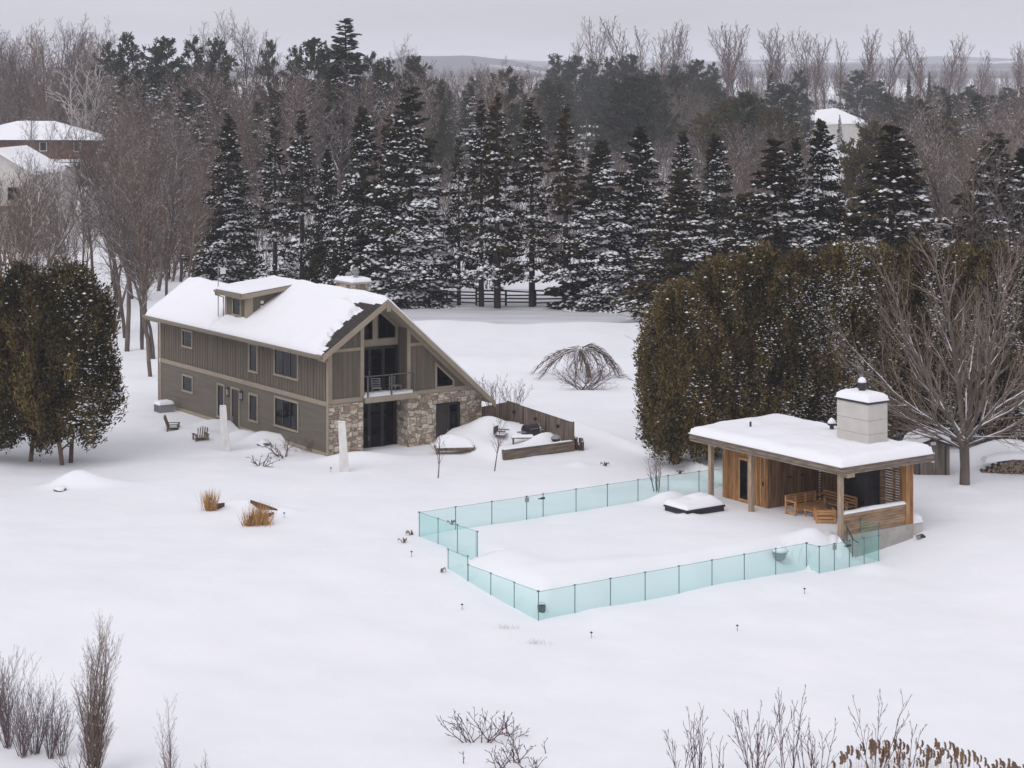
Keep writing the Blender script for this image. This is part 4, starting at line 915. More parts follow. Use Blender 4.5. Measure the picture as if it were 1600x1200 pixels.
    MB().lathe([(.13, -.1), (.17, .22), (.15, .22), (.12, .0)], (0, 0, 0), 14).build('body', M['dark'], b); MB().tube([(.16 * math.cos(R_(a)), 0, .2 + .14 * math.sin(R_(a))) for a in range(0, 181, 20)], .01, 5).build('handle', M['gray'], b)
    x, y = fl(11.6, -10.2); b = empty('planter_bowl', (x, y, -.62), .4, 'grey tapered planter bowl behind the glass near the pool house gate', 'planter')
    MB().lathe([(.22, 0), (.40, .36), (.36, .36), (.2, .1)], (0, 0, 0), 4).build('bowl', M['gray'], b); MB().lathe([(.37, .345), (.3, .46), (.12, .55), (.01, .57)], (0, 0, 0), 12).build('snow', M['snow'], b, True)
    a0 = cab(.05, -.3, .55); a1 = fl(15.2, -11.2); 
    h = empty('handrail', (0, 0, 0), 0, 'dark sloping handrail down the buried steps beside the pool house post', 'handrail')
    MB().tube([(a0[0], a0[1], .42), (a1[0] - .2, a1[1] + .2, -.12), (a1[0], a1[1], -.2)], .03, 6).build('rail', M['dark'], h)
    for t in (.1, .9): x = a0[0] + (a1[0] - .2 - a0[0]) * t; y = a0[1] + (a1[1] + .2 - a0[1]) * t; zz = .42 - .54 * t; MB().tube([(x, y, zz), (x, y, zz - .9)], .02, 6).build('post', M['dark'], h)
    # shed, stacked logs, small units behind the pool house
    x, y, z = at(1453, 741); s = empty('garden_shed', (x, y + .6, z - .1), R_(8), 'small taupe plastic garden shed with a thick snow cap under the hedge', 'shed')
    b = MB(); b.box(-.9, .9, -.7, .7, 0, 1.5); b.prism([(-.9, 1.5), (.9, 1.5), (0, 1.82)], 'y', -.7, .7); b.build('body', M['shedwood'], s)
    MB().box(-.62, -.01, -.735, -.702, .08, 1.42).build('door', M['shedwood'], s); d = MB().box(.01, .62, -.735, -.702, .08, 1.42).build('door', M['shedwood'], s)
    MB().box(-.06, .1, -.77, -.736, .7, .78).build('latch', M['pale'], s)
    t = MB()
    for xx in (-.68, .68): t.box(xx - .03, xx + .03, -.74, -.702, .05, 1.5)
    t.prism([(-1.0, 1.48), (0, 1.83), (1.0, 1.48), (1.0, 1.56), (0, 1.92), (-1.0, 1.56)], 'y', -.82, .82); t.build('roof', M['cover'], s)
    MB().box(-.12, .14, -.84, -.822, 1.58, 1.74).build('vent', M['pale'], s)
    MB().pad(-1.03, 1.03, -.86, .84, lambda x, y: 1.925 - .36 * abs(x), .42, .1, .5, 19, .2).build('snow', M['snow'], s, True)
    x, y, z = at(1470, 741); rr = random.Random(8)
    proto = None; n = 0
    for row in range(5):
        for col in range(22 - row):
            px = 1522 + col * 6.2 + row * 3.1
            if px < 1530 + row * 9 or px > 1650 or (row > 3 and px < 1560) : continue
            X = (px - 800) / F * 103.0; Y = 102.9 + rr.uniform(-.06, .06); Z = gz(X, 102.2) + .02 + row * .165 + .02 * math.sin(col) + (.05 if px > 1570 else 0)
            r = rr.uniform(.075, .115)
            if proto is None or n % 9 == 0:
                o = empty('split_log', (X, Y, Z), 0); m = MB(); k = 9
                m.tube([(0, -.25, 0), (0, .25, 0)], .1, k, 0, False); lg = m.build('bark', M['logbark'], o)
                e = MB(); ring = [(.098 * math.cos(2 * math.pi * i / k) * rr.uniform(.85, 1.05), -.252, .098 * math.sin(2 * math.pi * i / k)) for i in range(k)]; e.add(ring, [tuple(range(k))]); e.build('cut_end', M['logend'], o)
                proto = o
            else:
                o = dup(proto); o.location = (X, Y, Z)
            o.scale = (r / .1, 1, r / .1); o.rotation_euler = (0, rr.uniform(0, 6.28), 0); n += 1
            tag(o, 'round cut log lying in the snow capped log pile under the hedge', 'log', 'logs stacked in the pile under the hedge')
    mb = MB(); gx = (1526 - 800) / F * 103; mb.pad(gx + .3, gx + 4.6, 102.55, 103.6, lambda x, y: gz(x, 102.2) + .50 + .28 * min(1, max(0, (x - gx - .3) / 1.4)), .3, .12, .4, 61, .5)
    tag(mb.build('snow_cap', M['snow'], None, True), 'lumpy cap of snow lying on the log pile', 'snow cap')
    x, y = cab(4.75, .5)[:2]; s = empty('pool_heater', (x, y, gz(x, y) - .15), ANG, 'pale round topped pool heater covered in snow behind the pool house post', 'pool heater')
    MB().box(-.42, .42, -.4, .4, 0, .62).build('casing', M['stucco'], s, bevel=.05); MB().pad(-.45, .45, -.43, .43, lambda x, y: .622, .45, .07, .42, 15, .1).build('snow', M['snow'], s, True)
    x, y = cab(4.5, -.45)[:2]; s = empty('drain_pipe', (x, y, gz(x, y)), ANG, 'short dark drain elbow poking out at the plinth corner', 'pipe')
    MB().tube([(-.2, 0, .1), (.05, 0, .12), (.15, 0, .05), (.18, 0, -.1)], .08, 9).build('elbow', M['dark'], s); MB().lathe([(.1, .05), (.1, .16)], (-.2, 0, 0), 10).build('collar', M['gray'], s)
    # boulder with snow by the left cedars
    def rock(px, py, r, lab, mt='logbark'):
        x, y, z = at(px, py); rr = random.Random(px); m = bpy.data.meshes.new('rock'); import bmesh; bm = bmesh.new(); bmesh.ops.create_icosphere(bm, subdivisions=3, radius=r)
        for vv in bm.verts: vv.co *= 1 + .3 * mnoise.noise(vv.co * 1.6 / r + Vector((px, 0, 0))); vv.co.z *= .7
        bm.to_mesh(m); bm.free(); o = bpy.data.objects.new('rock', m); C.objects.link(o); m.materials.append(M['rock']); o.location = (x, y, z + r * .1); tag(o, lab, 'rock')
        for p in m.polygons: p.use_smooth = True
    M['rock'] = barky('rock_snow', (.09, .08, .075), (.2, .18, .165), .75, thr=.35)
    rock(94, 757, .3, 'dark boulder capped with snow below the cut cedar stems'); rock(412, 694, .35, 'small snow covered boulder in the bed along the long wall'); rock(-2, 690, .6, 'snowy rock at the picture edge under the left cedars')
    # deck chairs on the balcony
    for k, (a, b) in enumerate(((3.0, .15), (4.2, .2))):
        q = rot2(HO, a, b); c = empty('balcony_chair', (q[0], q[1], 2.85), ANG + (.3 if k else -.4), ('grey wire chair on the balcony nearest the left rail post', 'grey wire chair on the balcony beside the middle rail post')[k], 'chair')
        MB().box(-.24, .24, -.24, .24, .42, .45).build('seat', M['gray'], c); bk = MB()
        for i in range(5): bk.box(-.24, .24, .22, .24, .5 + .09 * i, .53 + .09 * i)
        bk.build('backrest', M['gray'], c)
        for sx in (-.22, .22):
            for sy in (-.22, .22): MB().box(sx - .015, sx + .015, sy - .015, sy + .015, 0, .419 if sy < 0 else .9).build('leg', M['gray'], c)
# ---------------------------------------------------------------- trees
def tubes_np(S, sides):
    """S (n,8): p0, p1, r0, r1 -> vertices, quads"""
    p0, p1, r0, r1 = S[:, :3], S[:, 3:6], S[:, 6], S[:, 7]
    d = p1 - p0; d /= np.maximum(np.linalg.norm(d, axis=1, keepdims=True), 1e-6)
    ref = np.where(np.abs(d[:, 2:3]) < .9, np.array([[0, 0, 1.]]), np.array([[1., 0, 0]]))
    a = np.cross(d, ref); a /= np.linalg.norm(a, axis=1, keepdims=True); b = np.cross(d, a)
    an = np.arange(sides) * 2 * math.pi / sides + math.pi / 2; c, s = np.cos(an), np.sin(an)
    dirv = a[:, None, :] * c[None, :, None] + b[:, None, :] * s[None, :, None]
    Vv = np.concatenate([p0[:, None] + dirv * r0[:, None, None], p1[:, None] + dirv * r1[:, None, None]], 1)
    i = np.arange(sides); q = np.stack([i, (i + 1) % sides, sides + (i + 1) % sides, sides + i], 1)
    Fq = (np.arange(len(S)) * 2 * sides)[:, None, None] + q[None]
    return Vv.reshape(-1, 3), Fq.reshape(-1, 4)
def seg_mesh(name, segs, mats, thick=.05, cls=None):
    S = np.array([s[:8] for s in segs], float); mi = np.array([s[8] if len(s) > 8 else 0 for s in segs])
    Vs = []; G = []; o = 0
    for m in np.unique(mi):
        for lo, hi, n in ((-1, thick * .35, 3), (thick * .35, thick, 4), (thick, 99, 7)):
            k = (mi == m) & (S[:, 6] > lo) & (S[:, 6] <= hi)
            if k.any(): v, f = tubes_np(S[k], n); Vs.append(v); G.append((f + o, m)); o += len(v)
    return mesh_np(name, np.concatenate(Vs), G, mats, True)
def nrm(v): l = math.sqrt(v[0]**2 + v[1]**2 + v[2]**2) or 1; return (v[0]/l, v[1]/l, v[2]/l)
def grow(rr, segs, p, d, L, r, lv, levels, rmin=.006, wig=.12, mi=0):
    """one limb and its side branches; levels[lv] = (count per metre, angle lo, hi, length share lo, hi, start, upturn)"""
    n = max(2, min(9, int(L / (.30 if lv else .55)))); sl = L / n; R0 = r; path = []
    up = levels[lv - 1][6] if lv else levels[0][7] if len(levels[0]) > 7 else 0
    for i in range(n):
        d = nrm((d[0] + rr.gauss(0, wig), d[1] + rr.gauss(0, wig), d[2] + rr.gauss(0, wig * .7) + up * sl))
        q = (p[0] + d[0] * sl, p[1] + d[1] * sl, p[2] + d[2] * sl); r2 = max(rmin, R0 * (1 - .8 * (i + 1) / n))
        segs.append((*p, *q, r, r2, mi)); path.append((p, q, r, d)); p = q; r = r2
    if lv < len(levels):
        cnt, a0, a1, l0, l1, st, _ = levels[lv][:7]; k = max(1, int(cnt * L + rr.random()))
        az = rr.uniform(0, 6.28)
        for j in range(k):
            t = st + (1 - st) * (j + rr.random() * .9) / k; x = min(n - 1, int(t * n)); p0, p1, rb, db = path[x]; w = t * n - x
            b = tuple(p0[c] + (p1[c] - p0[c]) * w for c in range(3)); az += 2.4 + rr.uniform(-.6, .6); an = rr.uniform(a0, a1)
            ref = (0, 0, 1) if abs(db[2]) < .95 else (1, 0, 0)
            u = nrm((db[1]*ref[2]-db[2]*ref[1], db[2]*ref[0]-db[0]*ref[2], db[0]*ref[1]-db[1]*ref[0])); v = (db[1]*u[2]-db[2]*u[1], db[2]*u[0]-db[0]*u[2], db[0]*u[1]-db[1]*u[0])
            c, s = math.cos(az), math.sin(az); side = [u[i] * c + v[i] * s for i in range(3)]
            nd_ = nrm(tuple(db[i] * math.cos(an) + side[i] * math.sin(an) for i in range(3)))
            grow(rr, segs, b, nd_, L * rr.uniform(l0, l1) * (1 - .45 * t), max(rmin, rb * rr.uniform(.4, .62)), lv + 1, levels, rmin, wig, mi)
def bare_tree(seed, h, kind='wood', rmin=.012):
    rr = random.Random(seed); S = []
    if kind == 'wood':                    # tall forest tree with ascending limbs
        grow(rr, S, (0, 0, -.5), (rr.gauss(0, .04), rr.gauss(0, .04), 1), h, .013 * h, 0, [(1.7, .45, .85, .26, .42, .34, .10), (2.1, .4, .8, .3, .55, .15, .06), (2.8, .4, .9, .35, .6, .1, .04)], rmin, .06)
    elif kind == 'fork':                  # several stems from low down
        for k in range(rr.choice((2, 3))):
            a = rr.uniform(0, 6.28); grow(rr, S, (0, 0, -.5), (.22 * math.cos(a), .22 * math.sin(a), 1), h * rr.uniform(.8, 1), .011 * h, 0, [(1.4, .4, .8, .24, .40, .32, .10), (2.1, .4, .8, .3, .55, .15, .06), (2.8, .4, .9, .35, .6, .1, .04)], rmin, .07)
    elif kind == 'poplar':                # narrow crown of steep limbs
        grow(rr, S, (0, 0, -.5), (rr.gauss(0, .05), 0, 1), h, .010 * h, 0, [(1.15, .3, .6, .24, .42, .34, .24), (1.5, .3, .65, .26, .46, .15, .15), (1.2, .3, .7, .3, .5, .1, .1)], rmin * 1.25, .06)
    elif kind == 'thicket':               # brushy many stemmed shrub tree
        for k in range(9):
            a = rr.uniform(0, 6.28); s = rr.uniform(.05, .5); grow(rr, S, (rr.gauss(0, .5), rr.gauss(0, .5), -.3), (s * math.cos(a), s * math.sin(a), 1), h * rr.uniform(.6, 1), .007 * h, 0, [(1.8, .3, .7, .25, .45, .25, .15), (2.6, .3, .8, .3, .55, .1, .1)], rmin, .1)
    elif kind == 'birch':
        for k in range(5):
            a = rr.uniform(0, 6.28); s = rr.uniform(.1, .35); grow(rr, S, (0, 0, -.3), (s * math.cos(a), .5 * s * math.sin(a), 1), h * rr.uniform(.75, 1), .011 * h, 0, [(.9, .4, .8, .22, .38, .35, .05), (1.2, .4, .8, .3, .5, .2, .03)], rmin * 1.6, .08)
    return S
def quads_np(c, a, b, tip=.55):
    """leaf-shaped quads: centre c, half length vector a, half width vector b"""
    return np.stack([c - a - b * .5, c - a + b * .5, c + a * .3 + b, c + a, c + a * .3 - b], 1)
def blobs_np(c, r):
    """small flattened lumps of snow: centres (n,3), radii (n,3)"""
    base = np.array([(1, 0, 0), (.3, .95, 0), (-.8, .6, 0), (-.8, -.6, 0), (.3, -.95, 0), (0, 0, 1), (0, 0, -.6)], float)
    n = len(c); an = np.random.default_rng(len(c)).uniform(0, 6.28, n); cs, sn = np.cos(an), np.sin(an)
    v = base[None] * r[:, None, :]; v = np.stack([v[..., 0] * cs[:, None] - v[..., 1] * sn[:, None], v[..., 0] * sn[:, None] + v[..., 1] * cs[:, None], v[..., 2]], -1) + c[:, None, :]
    f = np.array([(i, (i + 1) % 5, 5) for i in range(5)] + [((i + 1) % 5, i, 6) for i in range(5)])
    return v.reshape(-1, 3), ((np.arange(n) * 7)[:, None, None] + f[None]).reshape(-1, 3)
def snow_side(d):                         # wind packed the snow on the side away from the house
    return .55 + .45 * (d[:, 0] * .85 - d[:, 1] * .5)
SNOWF = 1.7
def spruce_parts(seed, h, R, snow=.5, bare=.06, dens=1.0, sz=1.0, spire=.85, droop=.35, gap=.0):
    g = np.random.default_rng(seed); rr = random.Random(seed)
    trunk = [(0, 0, -.6, 0, 0, h * .5, .016 * h, .009 * h, 0), (0, 0, h * .5, 0, 0, h * .97, .009 * h, .02, 0)]
    C_, A_, B_, sn_c, sn_r, br = [], [], [], [], [], []
    z = h * bare
    while z < h * .985:
        t = z / h; Rz = R * (1 - t) ** spire * (1.0 if t > .2 else .75 + 1.25 * t) + .12
        nb = int(round((7 if t < .8 else 5) * dens)) + 1
        for k in range(nb):
            if rr.random() < gap * (1.1 - t): continue
            load = 0.0
            az = rr.uniform(0, 6.28)
            L = Rz * rr.triangular(.5, 1.25, .95) * (.7 + .6 * float(vnoise(az * .9, z * .28, seed))); load = min(2.2, max(0.0, 3.6 * float(vnoise(az * 1.3 + 9, z * .42, seed + 5)) - .9)); zz = z + rr.uniform(-.35, .35)
            u = np.array([math.cos(az), math.sin(az), 0]); w = np.array([-u[1], u[0], 0])
            s = np.linspace(0, 1, 6); dz = (.10 + .45 * t + (2.2 * (t - .7) if t > .7 else 0) + rr.uniform(-.12, .12)) * s * L - droop * L * s ** 2 + .10 * L * s ** 4
            pts = s[:, None] * L * u + np.stack([0 * s, 0 * s, zz + dz], 1)
            br.append((*pts[0], *pts[3], max(.018, .010 * L + .01), .015, 0)); br.append((*pts[3], *pts[5], .015, .008, 0))
            m = max(5, int(L * 15 / sz * (dens ** .5)))
            q = np.sqrt(g.uniform(.05 if t > .5 else .12, 1, m)); lat = g.uniform(-1, 1, m) * (.12 + .34 * L * np.sin(np.clip(q, 0, 1) * math.pi * .85 + .15)) * .9
            c = np.stack([np.interp(q, s, pts[:, i]) for i in range(3)], 1) + lat[:, None] * w
            c[:, 2] -= np.abs(lat) * .32 + g.uniform(0, .22, m) * L * .5
            ln = g.uniform(.17, .34, m) * sz * (1.0 - .2 * t); dirv = u[None] * g.uniform(.5, 1.0, m)[:, None] + w[None] * (np.sign(lat) * g.uniform(.1, .8, m))[:, None]
            dirv[:, 2] += g.uniform(-.75, .05, m) + (.5 * t if t > .8 else 0); dirv /= np.linalg.norm(dirv, axis=1, keepdims=True)
            r2 = g.normal(0, 1, (m, 3)); b = np.cross(dirv, r2); b /= np.linalg.norm(b, axis=1, keepdims=True)
            C_.append(c); A_.append(dirv * ln[:, None]); B_.append(b * (ln * g.uniform(.28, .5, m))[:, None])
            pr = snow * snow_side(c - np.array([0, 0, 0]) if False else np.repeat(u[None], m, 0)) * max(0, 1.5 - 1.6 * t) * load
            hit = g.uniform(0, 1, m) < pr * SNOWF
            if hit.any():
                cc = c[hit] + np.array([0, 0, .11]); sn_c.append(cc + u[None] * g.uniform(.0, .16, (hit.sum(), 1))); rad = g.uniform(.04, .115, hit.sum()) * sz * (1.12 - .3 * t) * (1 + .8 * (g.uniform(0, 1, hit.sum()) < .25))
                sn_r.append(np.stack([rad * g.uniform(.8, 1.6, hit.sum()), rad * .9, rad * g.uniform(.5, 1.0, hit.sum())], 1))
        z += (.34 + .012 * h) * (1.0 if t < .7 else .75) * rr.uniform(.5, 1.6)
    c = np.concatenate(C_); P = quads_np(c, np.concatenate(A_), np.concatenate(B_)); n = len(c)
    f = (np.arange(n) * 5)[:, None] + np.arange(5)[None]
    sv, sf = blobs_np(np.concatenate(sn_c), np.concatenate(sn_r)) if sn_c else (None, None)
    return trunk, br, P.reshape(-1, 3), f, sv, sf
def spruce_proto(seed, needles, **kw):
    trunk, br, P, f, sv, sf = spruce_parts(seed, **kw)
    return dict(h=kw['h'], trunk=seg_mesh('trunk', trunk + br, [M['bark_dark']], .1), crown=mesh_np('crown', P, [(f, 0)], [M[needles]]), snow=mesh_np('snow', sv, [(sf, 0)], [M['snow']]) if sv is not None else None)
def place_tree(name, proto, x, y, h, wide, rz, label, cat, group=None):
    s = h / proto['h']; o = empty(name, (x, y, gz(x, y) - .1), rz, label, cat, group); o.scale = (s * wide, s * wide, s)
    for k in ('trunk', 'crown', 'snow'):
        if proto.get(k): link(k, proto[k], o)
    return o
def single_spruce(seed, needles, **kw):   # far trees: one mesh
    trunk, br, P, f, sv, sf = spruce_parts(seed, **kw)
    v, q = tubes_np(np.array([t[:8] for t in trunk], float), 5); o1 = len(v); o2 = o1 + len(P)
    if sv is None: sv, sf = blobs_np(np.array([[0, 0, kw['h'] * .98]]), np.array([[.05, .05, .05]]))
    return dict(h=kw['h'], mesh=mesh_np('spruce', np.concatenate([v, P, sv]), [(q, 0), (f + o1, 1), (sf + o2, 2)], [M['bark_dark'], M[needles], M['snow']]))
def single_pine(seed, h, R, needles='needle_f', base=.35, snow=.0, flat=.5, round_=False):
    rr = random.Random(seed); g = np.random.default_rng(seed); S = [(0, 0, -.5, 0, 0, h * .97, .014 * h, .03, 0)]; C_ = []; D_ = []
    for k in range(95):
        t = base + (1 - base) * ((k + rr.random()) / 95) ** .9; az = rr.uniform(0, 6.28)
        prof = min(1, ((1 - t) / (1 - base)) ** .62 * 1.05 + .03) if not round_ else math.sin(math.pi * (.12 + .8 * (t - base) / (1 - base)))
        L = R * prof * rr.triangular(.45, 1.2, .9) * (.65 + .7 * float(vnoise(az, t * 5, seed))) + .25
        rise = rr.uniform(.1, .5) + .6 * max(0, t - .6); c, s = math.cos(az), math.sin(az); S.append((0, 0, h * t - .2, L * c, L * s, h * t + L * rise, .05, .015, 0))
        for i in range(max(3, int(L * 3.2))):
            w = rr.uniform(.3, 1.06) ** .8; C_.append((L * c * w + rr.gauss(0, .16 * L * w), L * s * w + rr.gauss(0, .16 * L * w), h * t + L * rise * w + rr.gauss(0, .18))); D_.append((c, s, rr.uniform(.15, .9)))
    C_ = np.array(C_); D_ = np.array(D_); m = 12; idx = np.repeat(np.arange(len(C_)), m); n = len(idx)
    a = D_[idx] + g.normal(0, .75, (n, 3)); a /= np.linalg.norm(a, axis=1, keepdims=True); ln = g.uniform(.14, .32, n) * (R / 4.4)
    c = C_[idx] + a * (ln * .8)[:, None] + g.normal(0, .14, (n, 3)); b = np.cross(a, g.normal(0, 1, (n, 3))); b /= np.linalg.norm(b, axis=1, keepdims=True)
    P = quads_np(c, a * ln[:, None], b * (ln * g.uniform(.22, .4, n))[:, None]).reshape(-1, 3); f = (np.arange(n) * 5)[:, None] + np.arange(5)[None]
    v, q = tubes_np(np.array([s[:8] for s in S], float), 4)
    return dict(h=h, mesh=mesh_np('pine', np.concatenate([v, P]), [(q, 0), (f + len(v), 1)], [M['bark_dark'], M[needles]]))
def cedar_proto(seed, h, R, n=72000, lean=0, snow=.10, base=.10, topr=.72, stems=3, rad_pow=.5):
    """upright white cedar: clumps of drooping flat sprays over an irregular column"""
    g = np.random.default_rng(seed); rr = random.Random(seed)
    def prof(t): return np.interp(t, [0, .08, .22, .45, .7, .88, .96, 1.0], [.62, .88, 1.0, 1.0, .92, topr, topr * .6, topr * .18])
    nc = 330; t = g.uniform(0, 1, nc) ** .92; az = g.uniform(0, 6.283, nc); lump = .74 + .36 * vnoise(az * 2.6, t * 2.6, seed) + .16 * vnoise(az * 6, t * 7, seed + 3)
    rad = R * prof(t) * lump * np.where(g.uniform(0, 1, nc) < .72, g.uniform(.82, 1.0, nc), g.uniform(.35, .8, nc))
    cen = np.stack([rad * np.cos(az), rad * np.sin(az), h * (base + (1.0 - base) * t)], 1)
    k = g.integers(0, nc, n); d = g.normal(0, 1, (n, 3)); d /= np.linalg.norm(d, axis=1, keepdims=True)
    c = cen[k] + d * (g.uniform(0, 1, n) ** .45)[:, None] * np.array([.40, .40, 1.15]) * (.75 + .5 * g.uniform(0, 1, n))[:, None] * (R / 2.2)
    out = np.stack([np.cos(az[k]), np.sin(az[k]), 0 * k], 1)
    a = out * g.uniform(.1, .8, n)[:, None] + g.normal(0, .3, (n, 3)); a[:, 2] += g.uniform(.0, 1.3, n); a /= np.linalg.norm(a, axis=1, keepdims=True)
    b = np.cross(a, out + g.normal(0, .55, (n, 3))); b /= np.maximum(np.linalg.norm(b, axis=1, keepdims=True), 1e-3)
    ln = g.uniform(.045, .12, n); P = quads_np(c, a * ln[:, None], b * (ln * g.uniform(.25, .5, n))[:, None]).reshape(-1, 3); f = (np.arange(n) * 5)[:, None] + np.arange(5)[None]
    rel = np.hypot(c[:, 0], c[:, 1]) / (R * prof(np.clip((c[:, 2] / h - base) / (1 - base), 0, 1)) + .01)
    patch = vnoise(np.arctan2(c[:, 1], c[:, 0]) * 1.6 + seed, c[:, 2] * .45, seed + 9)
    hit = g.uniform(0, 1, n) < .62 * snow * np.clip(.12 + 1.1 * (out[:, 0] * .75 - out[:, 1] * .55), .05, 1.2) * np.clip(patch * 3.4 - 1.35, .05, 1.8) * np.clip(1.25 - c[:, 2] / h * .75, .2, 1.2) * (rel > .75)
    cc = c[hit]; rd = g.uniform(.03, .065, len(cc)) * (1 + .8 * (g.uniform(0, 1, len(cc)) < .15)); sv, sf = blobs_np(cc, np.stack([rd * 1.2, rd, rd * .65], 1))
    S = []
    for i in range(stems):
        q = rr.uniform(0, 6.28); grow(rr, S, (.25 * math.cos(q), .25 * math.sin(q), -.4), (.1 * math.cos(q), .1 * math.sin(q), 1), h * .9, .012 * h, 0, [(1.6, .8, 1.2, .15, .25, .12, -.05), (1.5, .5, .9, .3, .5, .2, 0)], .012, .04)
    return dict(h=h, trunk=seg_mesh('trunk', S, [M['bark_brown']], .1), crown=mesh_np('crown', P, [(f, 0)], [M['cedar_leaf']]), snow=mesh_np('snow', sv, [(sf, 0)], [M['snow']]))
# ---------------------------------------------------------------- the planted trees and the wood behind
def build_spruce_row():
    g = {}
    g['a'] = spruce_proto(1, 'needle', h=18, R=3.5, snow=.42, bare=.04, dens=1.5)
    g['b'] = spruce_proto(2, 'needle', h=18, R=2.9, snow=.50, bare=.14, dens=1.0, gap=.55)
    g['c'] = spruce_proto(3, 'needle_b', h=18, R=3.0, snow=.45, bare=.17, dens=1.1, gap=.55)
    g['d'] = spruce_proto(4, 'needle', h=14, R=3.6, snow=1.1, bare=.03, dens=1.5)
    g['e'] = spruce_proto(5, 'needle_b', h=16, R=3.8, snow=.85, bare=.03, dens=1.4)
    g['f'] = spruce_proto(6, 'needle', h=17, R=3.5, snow=.85, bare=.03, dens=1.4)
    g['a2'] = spruce_proto(31, 'needle', h=18, R=3.3, snow=.55, bare=.04, dens=1.4, spire=.75, droop=.42)
    g['b2'] = spruce_proto(32, 'needle', h=18, R=2.9, snow=.55, bare=.14, dens=1.0, gap=.5, spire=.7, droop=.3)
    g['c2'] = spruce_proto(33, 'needle_b', h=18, R=3.2, snow=.5, bare=.19, dens=1.1, gap=.5, spire=.95, droop=.4)
    g['d2'] = spruce_proto(34, 'needle', h=14, R=3.7, snow=1.1, bare=.03, dens=1.4, spire=1.0, droop=.45)
    g['e2'] = spruce_proto(35, 'needle_b', h=16, R=3.7, snow=.85, bare=.03, dens=1.4, spire=.75, droop=.42)
    g['f2'] = spruce_proto(36, 'needle', h=17, R=3.4, snow=.85, bare=.03, dens=1.4, spire=.95, droop=.3)
    seen = {}
    # px, top row, distance, kind, width, label
    L = [(357, 178, 186, 'a', 1.05, 'dark full spruce with snow draped limbs standing alone left of the house roof'),
         (430, 184, 182, 'b', .95, 'narrow dark spruce above the dormer, left of a matching pair'),
         (472, 172, 180, 'b', .95, 'narrow dark spruce above the dormer, right of a matching pair'),
         (512, 232, 178, 'd', .62, 'short very snowy spruce between the narrow pair and the taller chimney spruces'),
         (566, 164, 176, 'f', .80, 'dark pointed spruce straight above the house chimney'),
         (607, 176, 178, 'c', .80, 'slim bronze topped spruce tucked left of the widest spruce in the row'),
         (641, 135, 174, 'a', 1.22, 'tallest and widest spruce of the row right of the house chimney'),
         (717, 214, 174, 'b', .75, 'short thin spruce with a bare lower trunk beside the widest spruce'),
         (752, 156, 173, 'b', .85, 'bare stemmed spruce at the left of a tight trio behind the driveway'),
         (777, 142, 172, 'c', 1.0, 'bronze tipped tallest spruce of a tight trio behind the driveway'),
         (831, 150, 173, 'c', .98, 'bronze spruce with a forked bare trunk right of the tight trio'),
         (884, 160, 172, 'c', 1.05, 'broad shouldered dark spruce at the end of the bare stemmed group'),
         (940, 218, 172, 'd', 1.15, 'round snow loaded spruce with white limbs down to the driveway'),
         (1001, 196, 176, 'd', 1.0, 'snow loaded spruce with a dark spire tip left of the hedge'),
         (1066, 200, 182, 'f', .85, 'grey tipped spruce behind the bronze snowy one at the hedge end'),
         (1068, 262, 160, 'e', 1.1, 'bronze and white spruce growing right behind the hedge end'),
         (1118, 206, 176, 'f', .9, 'pointed spruce with a snowy right side above the hedge end'),
         (1160, 300, 158, 'e', .8, 'short shaggy bronze spruce just over the hedge top'),
         (1211, 214, 158, 'e', 1.05, 'dark spruce with heavy white limbs on its right above the hedge'),
         (1243, 210, 164, 'f', .7, 'thin spruce squeezed between two larger ones over the hedge'),
         (1283, 184, 162, 'f', .85, 'grey green wide spruce in front of the white building'),
         (1330, 320, 150, 'e', .8, 'low bronze spruce between the two big ones over the hedge'),
         (1393, 192, 150, 'e', 1.15, 'large bronze green spruce with snow on its right above the hedge'),
         (1422, 222, 160, 'd', .85, 'pale snowy spruce half hidden behind the large bronze green one'),
         (1556, 204, 148, 'e', 1.0, 'bronze spruce near the right picture edge above the bare maple'),
         (1598, 230, 152, 'd', .9, 'snowy spruce at the right picture edge')]
    rr = random.Random(3)
    for px, ty, Y, k, w, lab in L:
        seen[k] = seen.get(k, 0) + 1; k = k if seen[k] % 2 else k + '2'
        x = (px - 800) / F * Y; h = up(0, ty, Y) - gz(x, Y)
        place_tree('spruce', g[k], x, Y, h, w * (1.5 if k[0] == 'e' else 1.3 if k[0] == 'f' else 1.2 if k[0] == 'd' else 1.12), rr.uniform(-.5, .5), lab, 'spruce', 'spruces planted along the driveway')
